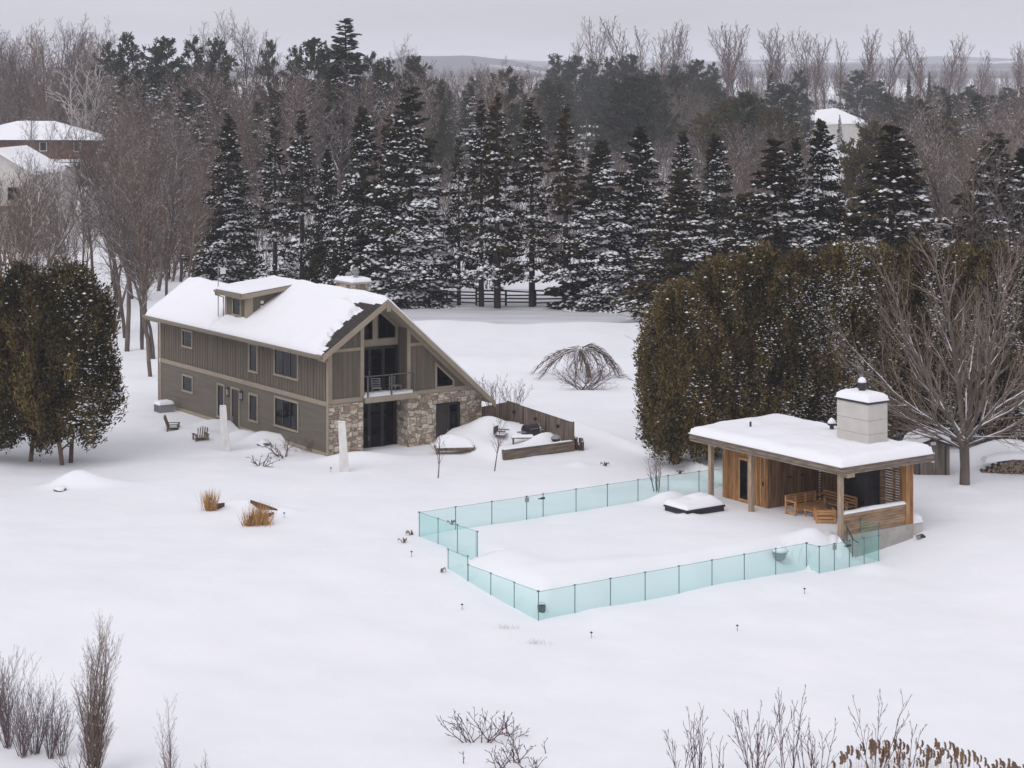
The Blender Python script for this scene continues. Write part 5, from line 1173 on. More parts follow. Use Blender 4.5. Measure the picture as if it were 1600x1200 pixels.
def build_cedars():
    p = [cedar_proto(11, 10.5, 2.25, snow=.10, topr=.58), cedar_proto(12, 10.5, 2.2, snow=.46), cedar_proto(13, 10.5, 2.2, snow=.20)]
    labs = ['bronze cedar at the open left end of the tall hedge', 'bronze green cedar second from the open end of the hedge', 'bronze cedar of the hedge directly above the flat roof edge', 'snow speckled dark cedar in the middle of the hedge', 'snow speckled cedar just left of the pale chimney',
            'dark cedar right behind the pale chimney', 'dark cedar behind the left limbs of the bare maple', 'dark cedar behind the trunk of the bare maple', 'dark cedar behind the right limbs of the bare maple', 'last dark cedar of the hedge at the right picture edge']
    xs = [1062, 1122, 1190, 1250, 1312, 1378, 1440, 1505, 1565, 1630]; ys = [104.2, 106.4, 107.2, 109.4, 109.4, 109.8, 109.6, 109.4, 109.2, 109.0]; tops = [436, 402, 386, 393, 382, 388, 378, 386, 380, 384]
    rr = random.Random(9)
    for k in range(10):
        Y = ys[k]; x = (xs[k] - 800) / F * Y; h = up(0, tops[k] + 20, Y) - gz(x, Y)
        place_tree('cedar', p[(0, 0, 2, 1, 1, 2, 1, 2, 1, 2)[k]], x, Y, h, 1.08 if k else 1.22, rr.uniform(-.4, .4), labs[k], 'cedar', 'cedars of the tall hedge')
    # second rank that closes the hedge
    for k, (px, Y, ty, lab) in enumerate(((1150, 112.5, 396, 'cedar of the back rank showing between the second and third hedge cedars'), (1345, 115, 382, 'cedar of the back rank above the pale chimney'), (1475, 115, 386, 'cedar of the back rank above the bare maple'))):
        x = (px - 800) / F * Y; place_tree('cedar', p[k], x, Y, up(0, ty + 20, Y), 1.0, 1.2 + k * .3, lab, 'cedar', 'cedars of the tall hedge')
    q = [cedar_proto(21, 9.6, 2.3, base=.20, stems=2, topr=.86, snow=.22), cedar_proto(22, 9.6, 2.1, base=.16, stems=1, topr=.86, snow=.04)]
    for (px, Y, ty, k, w, lab) in ((105, 104.2, 404, 0, 1.12, 'snow speckled cedar with bare stems left of the house'), (38, 105.0, 403, 1, 1.15, 'bronze cedar beside the snow speckled one left of the house'), (-30, 106, 406, 1, 1.1, 'bronze cedar cut by the left picture edge')):
        x = (px - 800) / F * Y; place_tree('cedar', q[k], x, Y, up(0, ty + 30, Y) - gz(x, Y), w, .1, lab, 'cedar', 'cedars left of the house')
def far_place(name, me, h0, px, ty, Y, label, cat, group, w=1.0, rz=0, base=None):
    x = (px - 800) / F * Y; z = gz(x, Y); h = up(0, ty, Y) - z
    o = link(name, me); o.location = (x, Y, z - .1); s = h / h0; o.scale = (s * w, s * w, s); o.rotation_euler[2] = rz
    return tag(o, label, cat, group)
def build_wood():
    rr = random.Random(77)
    wood = [seg_mesh('bare_tree', bare_tree(100 + k, 16, ('wood', 'fork', 'wood', 'fork', 'wood')[k], .013), [M['bark_s']], .06) for k in range(5)]
    far = [seg_mesh('bare_tree', bare_tree(120 + k, 17, ('wood', 'fork')[k % 2], .019), [M['bark_far']], .06) for k in range(4)]
    brown = [seg_mesh('thicket', bare_tree(140 + k, 7, 'thicket', .013), [M['bark_brown']], .05) for k in range(3)]
    pop = [seg_mesh('poplar', bare_tree(150 + k, 20, 'poplar', .022), [M['bark_poplar']], .06) for k in range(4)]
    birch = seg_mesh('birch', bare_tree(160, 15, 'birch', .02), [M['bark_pale']], .06)
    pine = [single_pine(170 + k, 18, 4.4 + .5 * k, snow=.0, base=.06, flat=.75) for k in range(3)]
    olive = [single_pine(180 + k, 9, 3.6, 'olive_leaf', base=.08, flat=.9, round_=True) for k in range(2)]
    fspr = [single_spruce(190, 'needle_f', h=20, R=3.8, snow=.0001, bare=.05, dens=1.3, sz=1.1), single_spruce(191, 'needle_f', h=16, R=3.4, snow=.85, bare=.03, dens=1.1, sz=1.15), single_spruce(192, 'needle_f', h=16, R=3.2, snow=.45, bare=.03, dens=1.1, sz=1.15)]
    # the bare grove left of the house, trunk by trunk
    grove = [(198, 548, 205), (222, 545, 250), (236, 590, 245), (241, 560, 260), (196, 528, 215), (262, 505, 250), (176, 520, 215), (290, 478, 240), (118, 492, 255), (80, 492, 265), (50, 488, 270), (8, 492, 240), (300, 455, 262), (186, 480, 200), (150, 470, 205), (36, 465, 262), (208, 468, 178), (246, 455, 182), (325, 445, 270), (132, 455, 235), (282, 440, 200), (5, 455, 262)]
    for k, (px, by, ty) in enumerate(grove):
        Y = F * CH / (by - HY); far_place('bare_tree', wood[k % 5], 16, px, ty, Y, 'bare grey brown tree in the grove between the left cedars and the house', 'bare tree', 'bare trees of the grove left of the house', rr.uniform(.75, 1.0), rr.uniform(0, 6.28))
    far_place('bare_tree', wood[1], 16, 8, 245, 150, 'dark bare tree with spreading limbs before the pale gabled house', 'bare tree', None, 1.2, 1.0)
    for k, (px, by, ty, lab) in enumerate(((45, 300, 178, 'dark bare tree in front of the brick house, left of two'), (64, 300, 172, 'dark bare tree in front of the brick house, right of two'))):
        far_place('bare_tree', wood[k], 16, px, ty, F * CH / (by - HY), lab, 'bare tree', None, .9, k)
    # brush at mid distance
    n = 0
    for k in range(64):
        px = rr.uniform(-10, 345); by = rr.uniform(285, 440); Y = F * CH / (by - HY); ty = by - rr.uniform(75, 125) * (by - 105) / 260
        if px < 190 and (by < 330 or rr.random() < .6): continue
        far_place('thicket', brown[k % 3], 7, px, ty, Y, 'brown brushy thicket on the snowy slope left of the spruces', 'shrub', 'thickets on the slope left of the spruces', rr.uniform(.9, 1.3), rr.uniform(0, 6.28))
    for px, Y, ty, lab in ((210, 215, 285, 'dense brown leafed clump in the grove'), (105, 200, 300, 'dense dark brown clump before the pale house')):
        pass
    # wood behind: left
    def fill(n, x0, x1, Y0, Y1, tops, meshes, h0, label, cat, group, name, avoid=None, w=(.8, 1.15)):
        for k in range(n):
            px = x0 + (x1 - x0) * (k + rr.random()) / n; Y = rr.uniform(Y0, Y1)
            ty = tops(px) + abs(rr.gauss(0, 14)); 
            if avoid and avoid(px, Y): continue
            far_place(name, meshes[k % len(meshes)], h0, px, ty, Y, label, cat, group, rr.uniform(*w), rr.uniform(0, 6.28))
    def interp(pts): return lambda x: float(np.interp(x, [p[0] for p in pts], [p[1] for p in pts]))
    # tall purple grey tops on the skyline at left
    fill(22, -20, 165, 400, 520, interp([(-20, 62), (60, 48), (130, 44), (165, 62)]), far, 17, 'tall bare purple grey tree on the skyline above the brick house', 'bare tree', 'bare trees on the left skyline', 'bare_tree', w=(.7, .95))
    fill(26, 120, 350, 300, 420, interp([(120, 120), (230, 120), (350, 110)]), far, 17, 'bare grey tree filling the wood above the left grove', 'bare tree', 'bare trees in the left wood', 'bare_tree', avoid=lambda x, Y: x < 178 and Y < 368)
    fill(16, 150, 340, 240, 300, interp([(150, 190), (240, 175), (340, 185)]), far, 17, 'lower bare tree along the foot of the left wood', 'bare tree', 'bare trees at the foot of the left wood', 'bare_tree', avoid=lambda x, Y: x < 175)
    fill(10, -10, 130, 425, 470, lambda x: 118, far, 17, 'bare tree behind the brick house roof', 'bare tree', 'bare trees behind the brick house', 'bare_tree')
    fill(22, 340, 620, 250, 400, interp([(340, 110), (450, 115), (620, 120)]), far, 17, 'bare brown tree in the wood behind the narrow spruces', 'bare tree', 'bare trees behind the narrow spruces', 'bare_tree')
    fill(36, 590, 880, 260, 560, interp([(590, 115), (700, 112), (800, 100), (880, 130)]), far, 17, 'bare grey tree in the wood behind the spruce row', 'bare tree', 'bare trees behind the spruce row', 'bare_tree', avoid=lambda x, Y: 850 < x and Y < 420)
    fill(30, 870, 1200, 430, 620, interp([(870, 140), (1040, 135), (1200, 150)]), far, 17, 'bare brown tree below the dark pines', 'bare tree', 'bare trees below the dark pines', 'bare_tree', avoid=lambda x, Y: 880 < x < 1000 and Y < 600)
    fill(16, 1100, 1300, 240, 420, interp([(1100, 175), (1300, 215)]), far, 17, 'bare brown tree between the hedge spruces and the white building', 'bare tree', 'bare trees before the white building', 'bare_tree', avoid=lambda x, Y: 1262 < x, w=(.8, 1.1))
    fill(18, 1370, 1620, 230, 480, interp([(1370, 165), (1450, 150), (1620, 150)]), far, 17, 'bare brown tree in the wood at the right', 'bare tree', 'bare trees in the right wood', 'bare_tree')
    fill(20, 1420, 1620, 145, 215, interp([(1420, 270), (1500, 190), (1620, 235)]), wood, 16, 'bare grey tree behind the maple crown', 'bare tree', 'bare trees behind the maple', 'bare_tree')
    fill(24, 1150, 1620, 600, 800, interp([(1150, 122), (1620, 125)]), far, 17, 'small bare tree at the far edge of the right wood', 'bare tree', 'bare trees at the far right edge', 'bare_tree', avoid=lambda x, Y: 1262 < x < 1370 and Y < 640)
    # conifers scattered through the woods
    fill(14, 150, 350, 280, 400, interp([(150, 110), (260, 105), (350, 125)]), [fspr[1]['mesh'], fspr[2]['mesh']], 16, 'snow dusted spruce scattered through the left wood', 'spruce', 'snow dusted spruces in the left wood', 'spruce', avoid=lambda x, Y: x < 190 and Y < 372, w=(1.1, 1.5))
    fill(14, 400, 640, 280, 380, interp([(400, 135), (520, 120), (640, 130)]), [fspr[2]['mesh'], fspr[1]['mesh']], 16, 'grey green spruce in the wood above the house chimney', 'spruce', 'spruces in the wood above the chimney', 'spruce', w=(1.1, 1.5))
    fill(12, 660, 880, 300, 520, interp([(660, 135), (880, 125)]), [fspr[1]['mesh'], pine[0]['mesh'], fspr[2]['mesh']], 16, 'small conifer dotted among the bare trees behind the tight trio', 'conifer', 'conifers behind the tight trio', 'conifer', w=(.9, 1.3))
    fill(34, 850, 1130, 400, 600, interp([(850, 120), (1000, 112), (1130, 120)]), [pine[1]['mesh'], pine[2]['mesh'], pine[0]['mesh']], 18, 'lower dark green pine in front of the right hand pine stand', 'pine', 'lower pines of the right hand stand', 'pine', avoid=lambda x, Y: 890 < x < 965 and Y < 560, w=(1.1, 1.5))
    fill(36, 1130, 1620, 300, 560, interp([(1130, 135), (1240, 140), (1300, 190), (1400, 140), (1620, 132)]), [pine[0]['mesh'], fspr[1]['mesh'], pine[2]['mesh'], fspr[2]['mesh']], 17, 'mixed dark or frosted conifer in the right wood', 'conifer', 'conifers of the right wood', 'conifer', avoid=lambda x, Y: 1255 < x < 1372, w=(1.1, 1.5))
    # brush behind the spruce row
    for k in range(40):
        px = rr.uniform(420, 1010); by = rr.uniform(300, 400); Y = F * CH / (by - HY)
        far_place('thicket', brown[k % 3], 7, px, by - rr.uniform(70, 110) * (by - 105) / 260, Y, 'brown brush on the snow behind the spruce row', 'shrub', 'brush behind the spruce row', rr.uniform(.8, 1.2), rr.uniform(0, 6.28))
    # birch, and skyline trees that stand out
    far_place('birch', birch, 15, 132, 100, 374, 'white stemmed birch clump behind the brick house', 'birch', None, 1.25, .4)
    for k, (px, ty) in enumerate(((338, 40), (352, 48), (384, 45), (432, 62), (396, 66), (622, 80), (650, 78))):
        far_place('bare_tree', far[k % 4], 17, px, ty, 400, 'lone bare tree poking over the left skyline', 'bare tree', 'bare trees poking over the left skyline', .75, k)
    for px, ty, Y, k, w, lab in ((168, 70, 390, 0, .8, 'dark pine on the skyline just right of the purple bare tops'), (200, 58, 385, 1, .85, 'dark pine with a pointed tip on the left skyline'), (258, 64, 380, 2, .9, 'broad dark pine on the left skyline'), (300, 62, 380, 0, .8, 'dark pine next to the broad one on the left skyline'), (342, 66, 375, 1, .85, 'dark round pine under two bare trees on the left skyline'),
                                (421, 68, 400, 2, .45, 'thin dark pine alone on the skyline above the narrow spruces'), (462, 78, 380, 1, .7, 'mid dark pine left of the round topped pine'), (492, 66, 370, 2, .95, 'round topped dark pine left of the tallest skyline spruce'), (578, 86, 385, 0, .8, 'dark pine right of the tallest skyline spruce'), (606, 96, 380, 1, .75, 'dark low pine at the right foot of the tallest skyline spruce'), (650, 92, 390, 2, .8, 'dark spreading pine alone right of the tallest skyline spruce'),
                                (688, 128, 330, 0, .6, 'grey pine showing between spruce tops'), (870, 88, 620, 1, 1.0, 'dark pine at the left end of the right hand pine stand'), (900, 90, 600, 2, 1.05, 'dark pine second in the right hand pine stand'), (925, 96, 590, 0, 1.1, 'bronze lit pine in the right hand pine stand'), (955, 92, 600, 1, 1.0, 'dark pine behind the utility pole'), (985, 88, 610, 2, 1.15, 'tall dark pine right of the utility pole'), (1020, 108, 590, 0, 1.05, 'lower pine in the middle of the right hand pine stand'), (1055, 104, 600, 1, 1.05, 'dark pine near the right end of the pine stand'), (1090, 96, 590, 2, 1.1, 'broad dark pine at the right end of the pine stand'), (1112, 100, 600, 0, .9, 'dark pine closing the right end of the pine stand'),
                                (1248, 112, 520, 0, .9, 'dark pine with level limbs left of the white building'), (1340, 112, 640, 1, 1.5, 'broad dark pine behind the white building'), (1372, 128, 640, 2, 1.2, 'second broad pine behind the white building'), (1430, 150, 520, 0, 1.1, 'dark pine right of the white building'), (1515, 140, 520, 1, .8, 'dark pine beside the snowy spruces at right'), (1455, 188, 330, 2, 1.0, 'tall green pine above the large hedge spruce'), (1595, 190, 280, 0, .8, 'green pine at the right picture edge')):
        m = pine[k]; far_place('pine', m['mesh'], 18, px, ty, Y, lab, 'pine', None, w, rr.uniform(0, 6.28))
    far_place('spruce', fspr[0]['mesh'], 20, 540, 27, 300, 'tallest dark spruce on the whole skyline', 'spruce', None, 1.75, .3)
    for px, ty, Y, k, w, lab in ((272, 108, 330, 1, 1.3, 'snow dusted spruce in the middle of the left wood'), (318, 128, 320, 1, 1.2, 'snow dusted spruce right of another in the left wood'), (180, 92, 370, 1, .9, 'snow dusted spruce under the skyline pines at left'), (560, 118, 350, 2, 1.2, 'snow barred spruce at the foot of the tallest skyline spruce'), (590, 100, 345, 2, 1.1, 'snow barred spruce right of the tallest skyline spruce'), (500, 125, 330, 1, 1.0, 'pale snowy spruce left of the tallest skyline spruce'), (470, 145, 320, 2, 1.0, 'grey spruce above the narrow pair'),
                                (770, 112, 420, 1, .9, 'snow dusted spruce left of the pine stand'), (815, 118, 430, 2, .5, 'slim dark spruce left of the pine stand'), (735, 130, 400, 1, 1.1, 'grey snowy spruce behind the tight trio'), (1205, 112, 480, 2, .95, 'snowy right sided spruce above the hedge spruces'), (1220, 128, 470, 1, 1.0, 'pale snowy spruce beside the level limbed pine'), (1312, 178, 500, 1, .55, 'small snowy spruce standing before the white building'), (1420, 114, 560, 0, .6, 'thin dark spruce tip right of the white building'), (1452, 112, 570, 0, .5, 'second thin dark spruce tip right of the white building'),
                                (1535, 148, 430, 1, 1.35, 'broad frosted spruce in the right wood'), (1575, 155, 440, 1, 1.0, 'frosted spruce right of the broad frosted one'), (1602, 160, 440, 2, .9, 'frosted spruce at the right edge of the wood'), (1262, 190, 330, 1, .7, 'snowy spruce tip left of the white building'), (1400, 150, 520, 1, .8, 'snowy spruce behind the large hedge spruce'), (40, 122, 420, 1, .8, 'snow dusted spruce behind the brick house')):
        far_place('spruce', fspr[k]['mesh'], 20 if k == 0 else 16, px, ty, Y, lab, 'spruce', None, w, rr.uniform(-.5, .5))
    for px, ty, Y, k, w, lab in ((1150, 165, 330, 0, 1.0, 'round olive brown cedar bush before the bare wood'), (1205, 180, 320, 1, .9, 'olive brown bush right of the round olive one'), (1368, 205, 250, 0, .75, 'olive brown bush left of the large hedge spruce'), (1345, 240, 240, 1, .8, 'olive bush below the white building'), (1478, 195, 300, 1, .9, 'olive brown tree above the maple crown')):
        far_place('olive_bush', olive[k]['mesh'], 9, px, ty, Y, lab, 'bush', None, w, k)
    pp = [(925, 42, 5), (905, 58, 5), (890, 70, 5), (985, 44, 6), (997, 56, 5), (1020, 54, 5), (1040, 62, 5), (1056, 52, 5), (1075, 62, 4), (1120, 55, 6), (1132, 52, 6), (1150, 58, 6), (1168, 78, 3), (1191, 58, 4), (1215, 66, 5), (1228, 62, 6), (1250, 62, 5), (1265, 64, 5), (1275, 70, 5), (1290, 68, 5), (1310, 74, 4), (1335, 62, 6), (1360, 70, 4), (1386, 66, 7), (1435, 82, 4), (1459, 62, 6), (1482, 66, 6), (1497, 80, 5), (1532, 90, 5), (1580, 84, 7), (1600, 78, 5)]
    for k, (px, ty, w) in enumerate(pp):
        far_place('poplar', pop[k % 4], 20, px, ty, rr.uniform(640, 720), 'tall bare poplar with steep limbs on the right skyline', 'poplar', 'bare poplars on the right skyline', .85 + .09 * w, rr.uniform(0, 6.28))
    far_place('bare_tree', far[1], 17, 1088, 128, 420, 'pale bare ash with fanned limbs below the pine stand', 'bare tree', None, .9, 2)
def brush_mass(name, protos, spots, mats, label):
    """undergrowth nobody could count: one mesh of many small brushes"""
    Vs = []; Fs = []; o = 0; rr = random.Random(len(spots))
    for x, y, z, h in spots:
        v, f = protos[rr.randrange(len(protos))]; a = rr.uniform(0, 6.28); c, s = math.cos(a), math.sin(a); w = v * h
        w = np.stack([w[:, 0] * c - w[:, 1] * s + x, w[:, 0] * s + w[:, 1] * c + y, w[:, 2] + z], 1); Vs.append(w); Fs.append(f + o); o += len(v)
    tag(link(name, mesh_np(name, np.concatenate(Vs), [(np.concatenate(Fs), 0)], mats, True)), label, kind='stuff')
def build_brush():
    protos = []
    for k in range(5):
        rr = random.Random(900 + k); S = []
        for i in range(6):
            a = rr.uniform(0, 6.28); s = rr.uniform(.05, .45); grow(rr, S, (rr.gauss(0, .07), rr.gauss(0, .07), -.04), (s * math.cos(a), s * math.sin(a), 1), rr.uniform(.6, 1), .0075, 0, [(13, .3, .8, .25, .45, .15, .3), (16, .3, .8, .3, .5, .1, .2)], .0022, .08)
        protos.append(tubes_np(np.array([q[:8] for q in S], float), 3))
    rr = random.Random(91); sp = []
    for k in range(620):
        px = rr.uniform(330, 1240); Y = rr.uniform(185, 460); x = (px - 800) / F * Y
        if 895 < px < 955 and Y > 440: continue
        sp.append((x, Y, gz(x, Y), rr.uniform(3, 8)))
    brush_mass('brushwood', protos, sp, [M['bark_far']], 'leafless brushwood standing in the snow behind the spruce row')
    sp = []
    for k in range(420):
        px = rr.uniform(-20, 345); Y = rr.uniform(190, 330); x = (px - 800) / F * Y
        if px < 215 and rr.random() < .93: continue
        sp.append((x, Y, gz(x, Y), rr.uniform(2.5, 6)))
    brush_mass('brushwood', protos, sp, [M['bark_brown']], 'brown leafless brushwood on the slope above the left grove')
    sp = []
    for k in range(330):
        px = rr.uniform(1000, 1640); Y = rr.uniform(190, 620); x = (px - 800) / F * Y
        if 1255 < px < 1375 and Y > 330: continue
        sp.append((x, Y, gz(x, Y), rr.uniform(4, 9)))
    brush_mass('brushwood', protos, sp, [M['bark_far']], 'leafless brushwood between the hedge spruces and the far right wood')
    sp = []
    for k in range(1050):
        px = rr.uniform(-480, 2100); Y = rr.uniform(420, 900); x = (px - 800) / F * Y
        if (px < 160 and Y < 400) or (890 < px < 1000 and Y < 640) or (1255 < px < 1375 and Y < 640): continue
        sp.append((x, Y, gz(x, Y), rr.uniform(7, 13)))
    for k in range(700):
        px = rr.uniform(-480, 2100) if k < 250 else rr.uniform(560, 1640); Y = rr.uniform(900, 2600); x = (px - 800) / F * Y; sp.append((x, Y, gz(x, Y), rr.uniform(10, 19)))
    brush_mass('far_wood', protos, sp, [M['bark_far']], 'far leafless wood that closes the view below the skyline')
def build_far_buildings():
    # brick house
    Y = 350.0; x0, x1 = (-90 - 800) / F * Y, (145 - 800) / F * Y; z0 = up(0, 268, Y); ze = up(0, 218, Y); w = x1 - x0
    b = empty('brick_house', (x0, Y, 0), -.06, 'two storey red brick house with a snowy hip roof far left', 'house')
    MB().box(0, w, 0, 11, -1, ze).build('wall', M['brick'], b)
    zr = up(0, 190, Y); c = w * .60
    MB().add([(-.9, -.9, ze), (w + .9, -.9, ze), (w + .9, 12, ze), (-.9, 12, ze), (c - 4, 5.5, zr), (c + 2.5, 5.5, zr), (-.9, -.9, ze - .25), (w + .9, -.9, ze - .25), (w + .9, 12, ze - .25), (-.9, 12, ze - .25)], [(0, 1, 5, 4), (1, 2, 5), (2, 3, 4, 5), (3, 0, 4), (0, 6, 7, 1), (1, 7, 8, 2), (9, 8, 7, 6)]).build('roof', M['snow'], b)
    MB().box(-.95, w + .95, -1.0, -.9, ze - .4, ze - .02).build('eave', M['dark'], b)
    MB().box(w * .62, w * .96, -2.6, -.01, up(0, 247, Y) - .5, up(0, 247, Y) - .12).build('porch_roof', M['snow'], b)
    for px, py0, py1 in ((70, 221, 236), (124, 221, 237)):
        a = (px - 6 - 800) / F * Y - x0; e = (px + 6 - 800) / F * Y - x0; f = MB().box(a, e, -.06, 0, up(0, py1, Y), up(0, py0, Y)).build('window', M['pale'], b)
        MB().box(a + .15, e - .15, -.09, -.061, up(0, py1, Y) + .15, up(0, py0, Y) - .15).build('pane', M['glass'], f)
    for px in (75, 112, 124):
        a = (px - 5 - 800) / F * Y - x0; f = MB().box(a, a + 1.2, -.06, 0, 2.2, 4.2).build('window', M['pale'], b); MB().box(a + .15, a + 1.05, -.09, -.061, 2.35, 4.05).build('pane', M['glass'], f)
    MB().box(w * .28, w * .28 + 1.6, 4, 5, zr - 2.5, zr + .2).build('chimney', M['brick'], b)
    # pale gabled house nearer at left
    Y = 225.0; X = (-60 - 800) / F * Y
    b = empty('pale_house', (X, Y, 0), -.15, 'pale clad house with a snowy gable roof behind bare trees at the left edge', 'house')
    ze = up(0, 270, Y); w = 8.2
    m = MB(); m.box(0, w, 0, 8, -1, ze); m.prism([(0, ze), (w, ze), (w / 2, ze + 2.2)], 'y', 0, 8); m.build('wall', M['whitewall'], b)
    m = MB(); 
    for s in (-1, 1): m.prism([(w/2, ze + 2.35), (w/2 + s * (w/2 + .5), ze - .15), (w/2 + s * (w/2 + .5), ze + .25), (w/2, ze + 2.75)], 'y', -.5, 8.4)
    m.build('roof', M['snow'], b)
    for a, z in ((w - 2.9, ze - 3.0), (w - 2.6, ze - 6.2), (w - 6.5, ze - 3.0)):
        f = MB().box(a, a + 1.5, -.05, 0, z, z + 1.5).build('window', M['gutter'], b); MB().box(a + .1, a + 1.4, -.08, -.051, z + .1, z + 1.4).build('pane', M['glass'], f)
    MB().box(-.2, w + .3, -1.4, 0, ze - 4.1, ze - 3.6).build('porch_roof', M['fencewood'], b)
    Y = 255.0; X = (30 - 800) / F * Y
    b = empty('garage', (X, Y, 0), -.1, 'low white garage with a flat snowy roof below the brick house', 'garage')
    MB().box(0, 5.6, 0, 5, -1, up(0, 262, Y)).build('wall', M['whitewall'], b); MB().prism([(-.3, up(0, 262, Y)), (5.9, up(0, 262, Y)), (5.9, up(0, 258, Y)), (-.3, up(0, 255, Y))], 'y', -.3, 5.3).build('roof', M['snow'], b)
    MB().box(2.6, 4.0, -.05, 0, .5, 2.4).build('door', M['gutter'], b)
    # white steep roofed building at right
    Y = 540.0; x0, x1 = (1272 - 800) / F * Y, (1360 - 800) / F * Y
    b = empty('white_building', (x0, Y, 0), .0, 'large white building with a snow covered hip roof beyond the hedge spruces', 'building')
    w = x1 - x0; ze = up(0, 192, Y); zr = up(0, 170, Y)
    MB().box(.4, w - .4, .3, 14, -1, ze).build('wall', M['whitewall'], b)
    MB().add([(0, 0, ze - .6), (w, 0, ze), (w, 14, ze), (0, 14, ze), (w * .45, 4.0, zr), (w * .45, 10, zr), (w * .1, 7, zr - .5)], [(0, 1, 4), (0, 4, 6), (1, 2, 5, 4), (2, 3, 5), (3, 6, 5), (6, 4, 5), (3, 0, 6), (3, 2, 1, 0)]).build('roof', M['snow'], b)
    # small pale hut among the trees
    Y = 300.0; x = (380 - 800) / F * Y
    b = empty('small_hut', (x, Y, 0), .2, 'small hut with a rounded snowy roof between the lone spruce and the narrow pair', 'hut')
    MB().box(-1.0, 1.0, 0, 2.5, -.5, 3.6).build('wall', M['whitewall'], b); MB().pad(-1.3, 1.3, -.3, 2.8, lambda x, y: 3.6, 1.2, .25, 1.2, 3, .1).build('roof', M['snow'], b, True)
    # poles
    for px, ty, by, lab, r in ((967, 149, 204, 'tall grey utility pole in front of the dark pines', .16), (977, 194, 240, 'short pale post right of the tall utility pole', .2), (916, 187, 232, 'brown utility pole left of the tall grey one', .12), (883, 147, 190, 'pale pole tip above the broad shouldered spruce', .16), (1073, 238, 262, 'weathered fence post above the snowy spruces', .2)):
        Y = F * CH / (by - HY); x = (px - 800) / F * Y; p = empty('utility_pole', (x, Y, gz(x, Y)), 0, lab, 'pole')
        h = up(0, ty, Y) - gz(x, Y); MB().tube([(0, 0, -.5), (0, 0, h)], [r * 1.2, r], 8).build('pole', M['fencewood'], p); MB().lathe([(r * .9, h), (r * .4, h + .08)], (0, 0, 0), 8).build('cap', M['gray'], p)
    # a far paddock fence
    Y = 560; x0 = (905 - 800) / F * Y; f = empty('paddock_fence', (x0, Y, gz(x0, Y)), .05, 'far dark post and rail fence across the white field', 'fence')
    for k in range(9): MB().box(k * 2.6 - .08, k * 2.6 + .08, -.08, .08, 0, 1.5).build('post', M['bark_dark'], f)
    m = MB()
    for z in (.6, 1.2): m.box(0, 21, -.04, .04, z, z + .12)
    m.build('rail', M['bark_dark'], f)
    # split rail fence under the spruces
    Y = 173.6; x0 = (560 - 800) / F * Y; f = empty('rail_fence', (x0, Y, gz(x0, Y)), .0, 'dark split rail fence running under the spruces behind the driveway', 'fence'); rr = random.Random(4)
    n = 11
    for k in range(n): MB().box(k * 2.5 - .09, k * 2.5 + .09, -.08, .08, -.3, 1.35).build('post', M['bark_dark'], f)
    for k in range(n - 1):
        m = MB()
        for z in (.3, .6, .92, 1.2): m.bar((k * 2.5, .1, z + rr.uniform(-.08, .08)), (k * 2.5 + 2.5, .1, z + rr.uniform(-.08, .08)), .1, .12)
        m.build('rails', M['bark_dark'], f); m = MB(); m.bar((k * 2.5 + .1, .1, 1.33), (k * 2.5 + 2.4, .1, 1.33), .09, .05); m.build('snow', M['snow'], f)
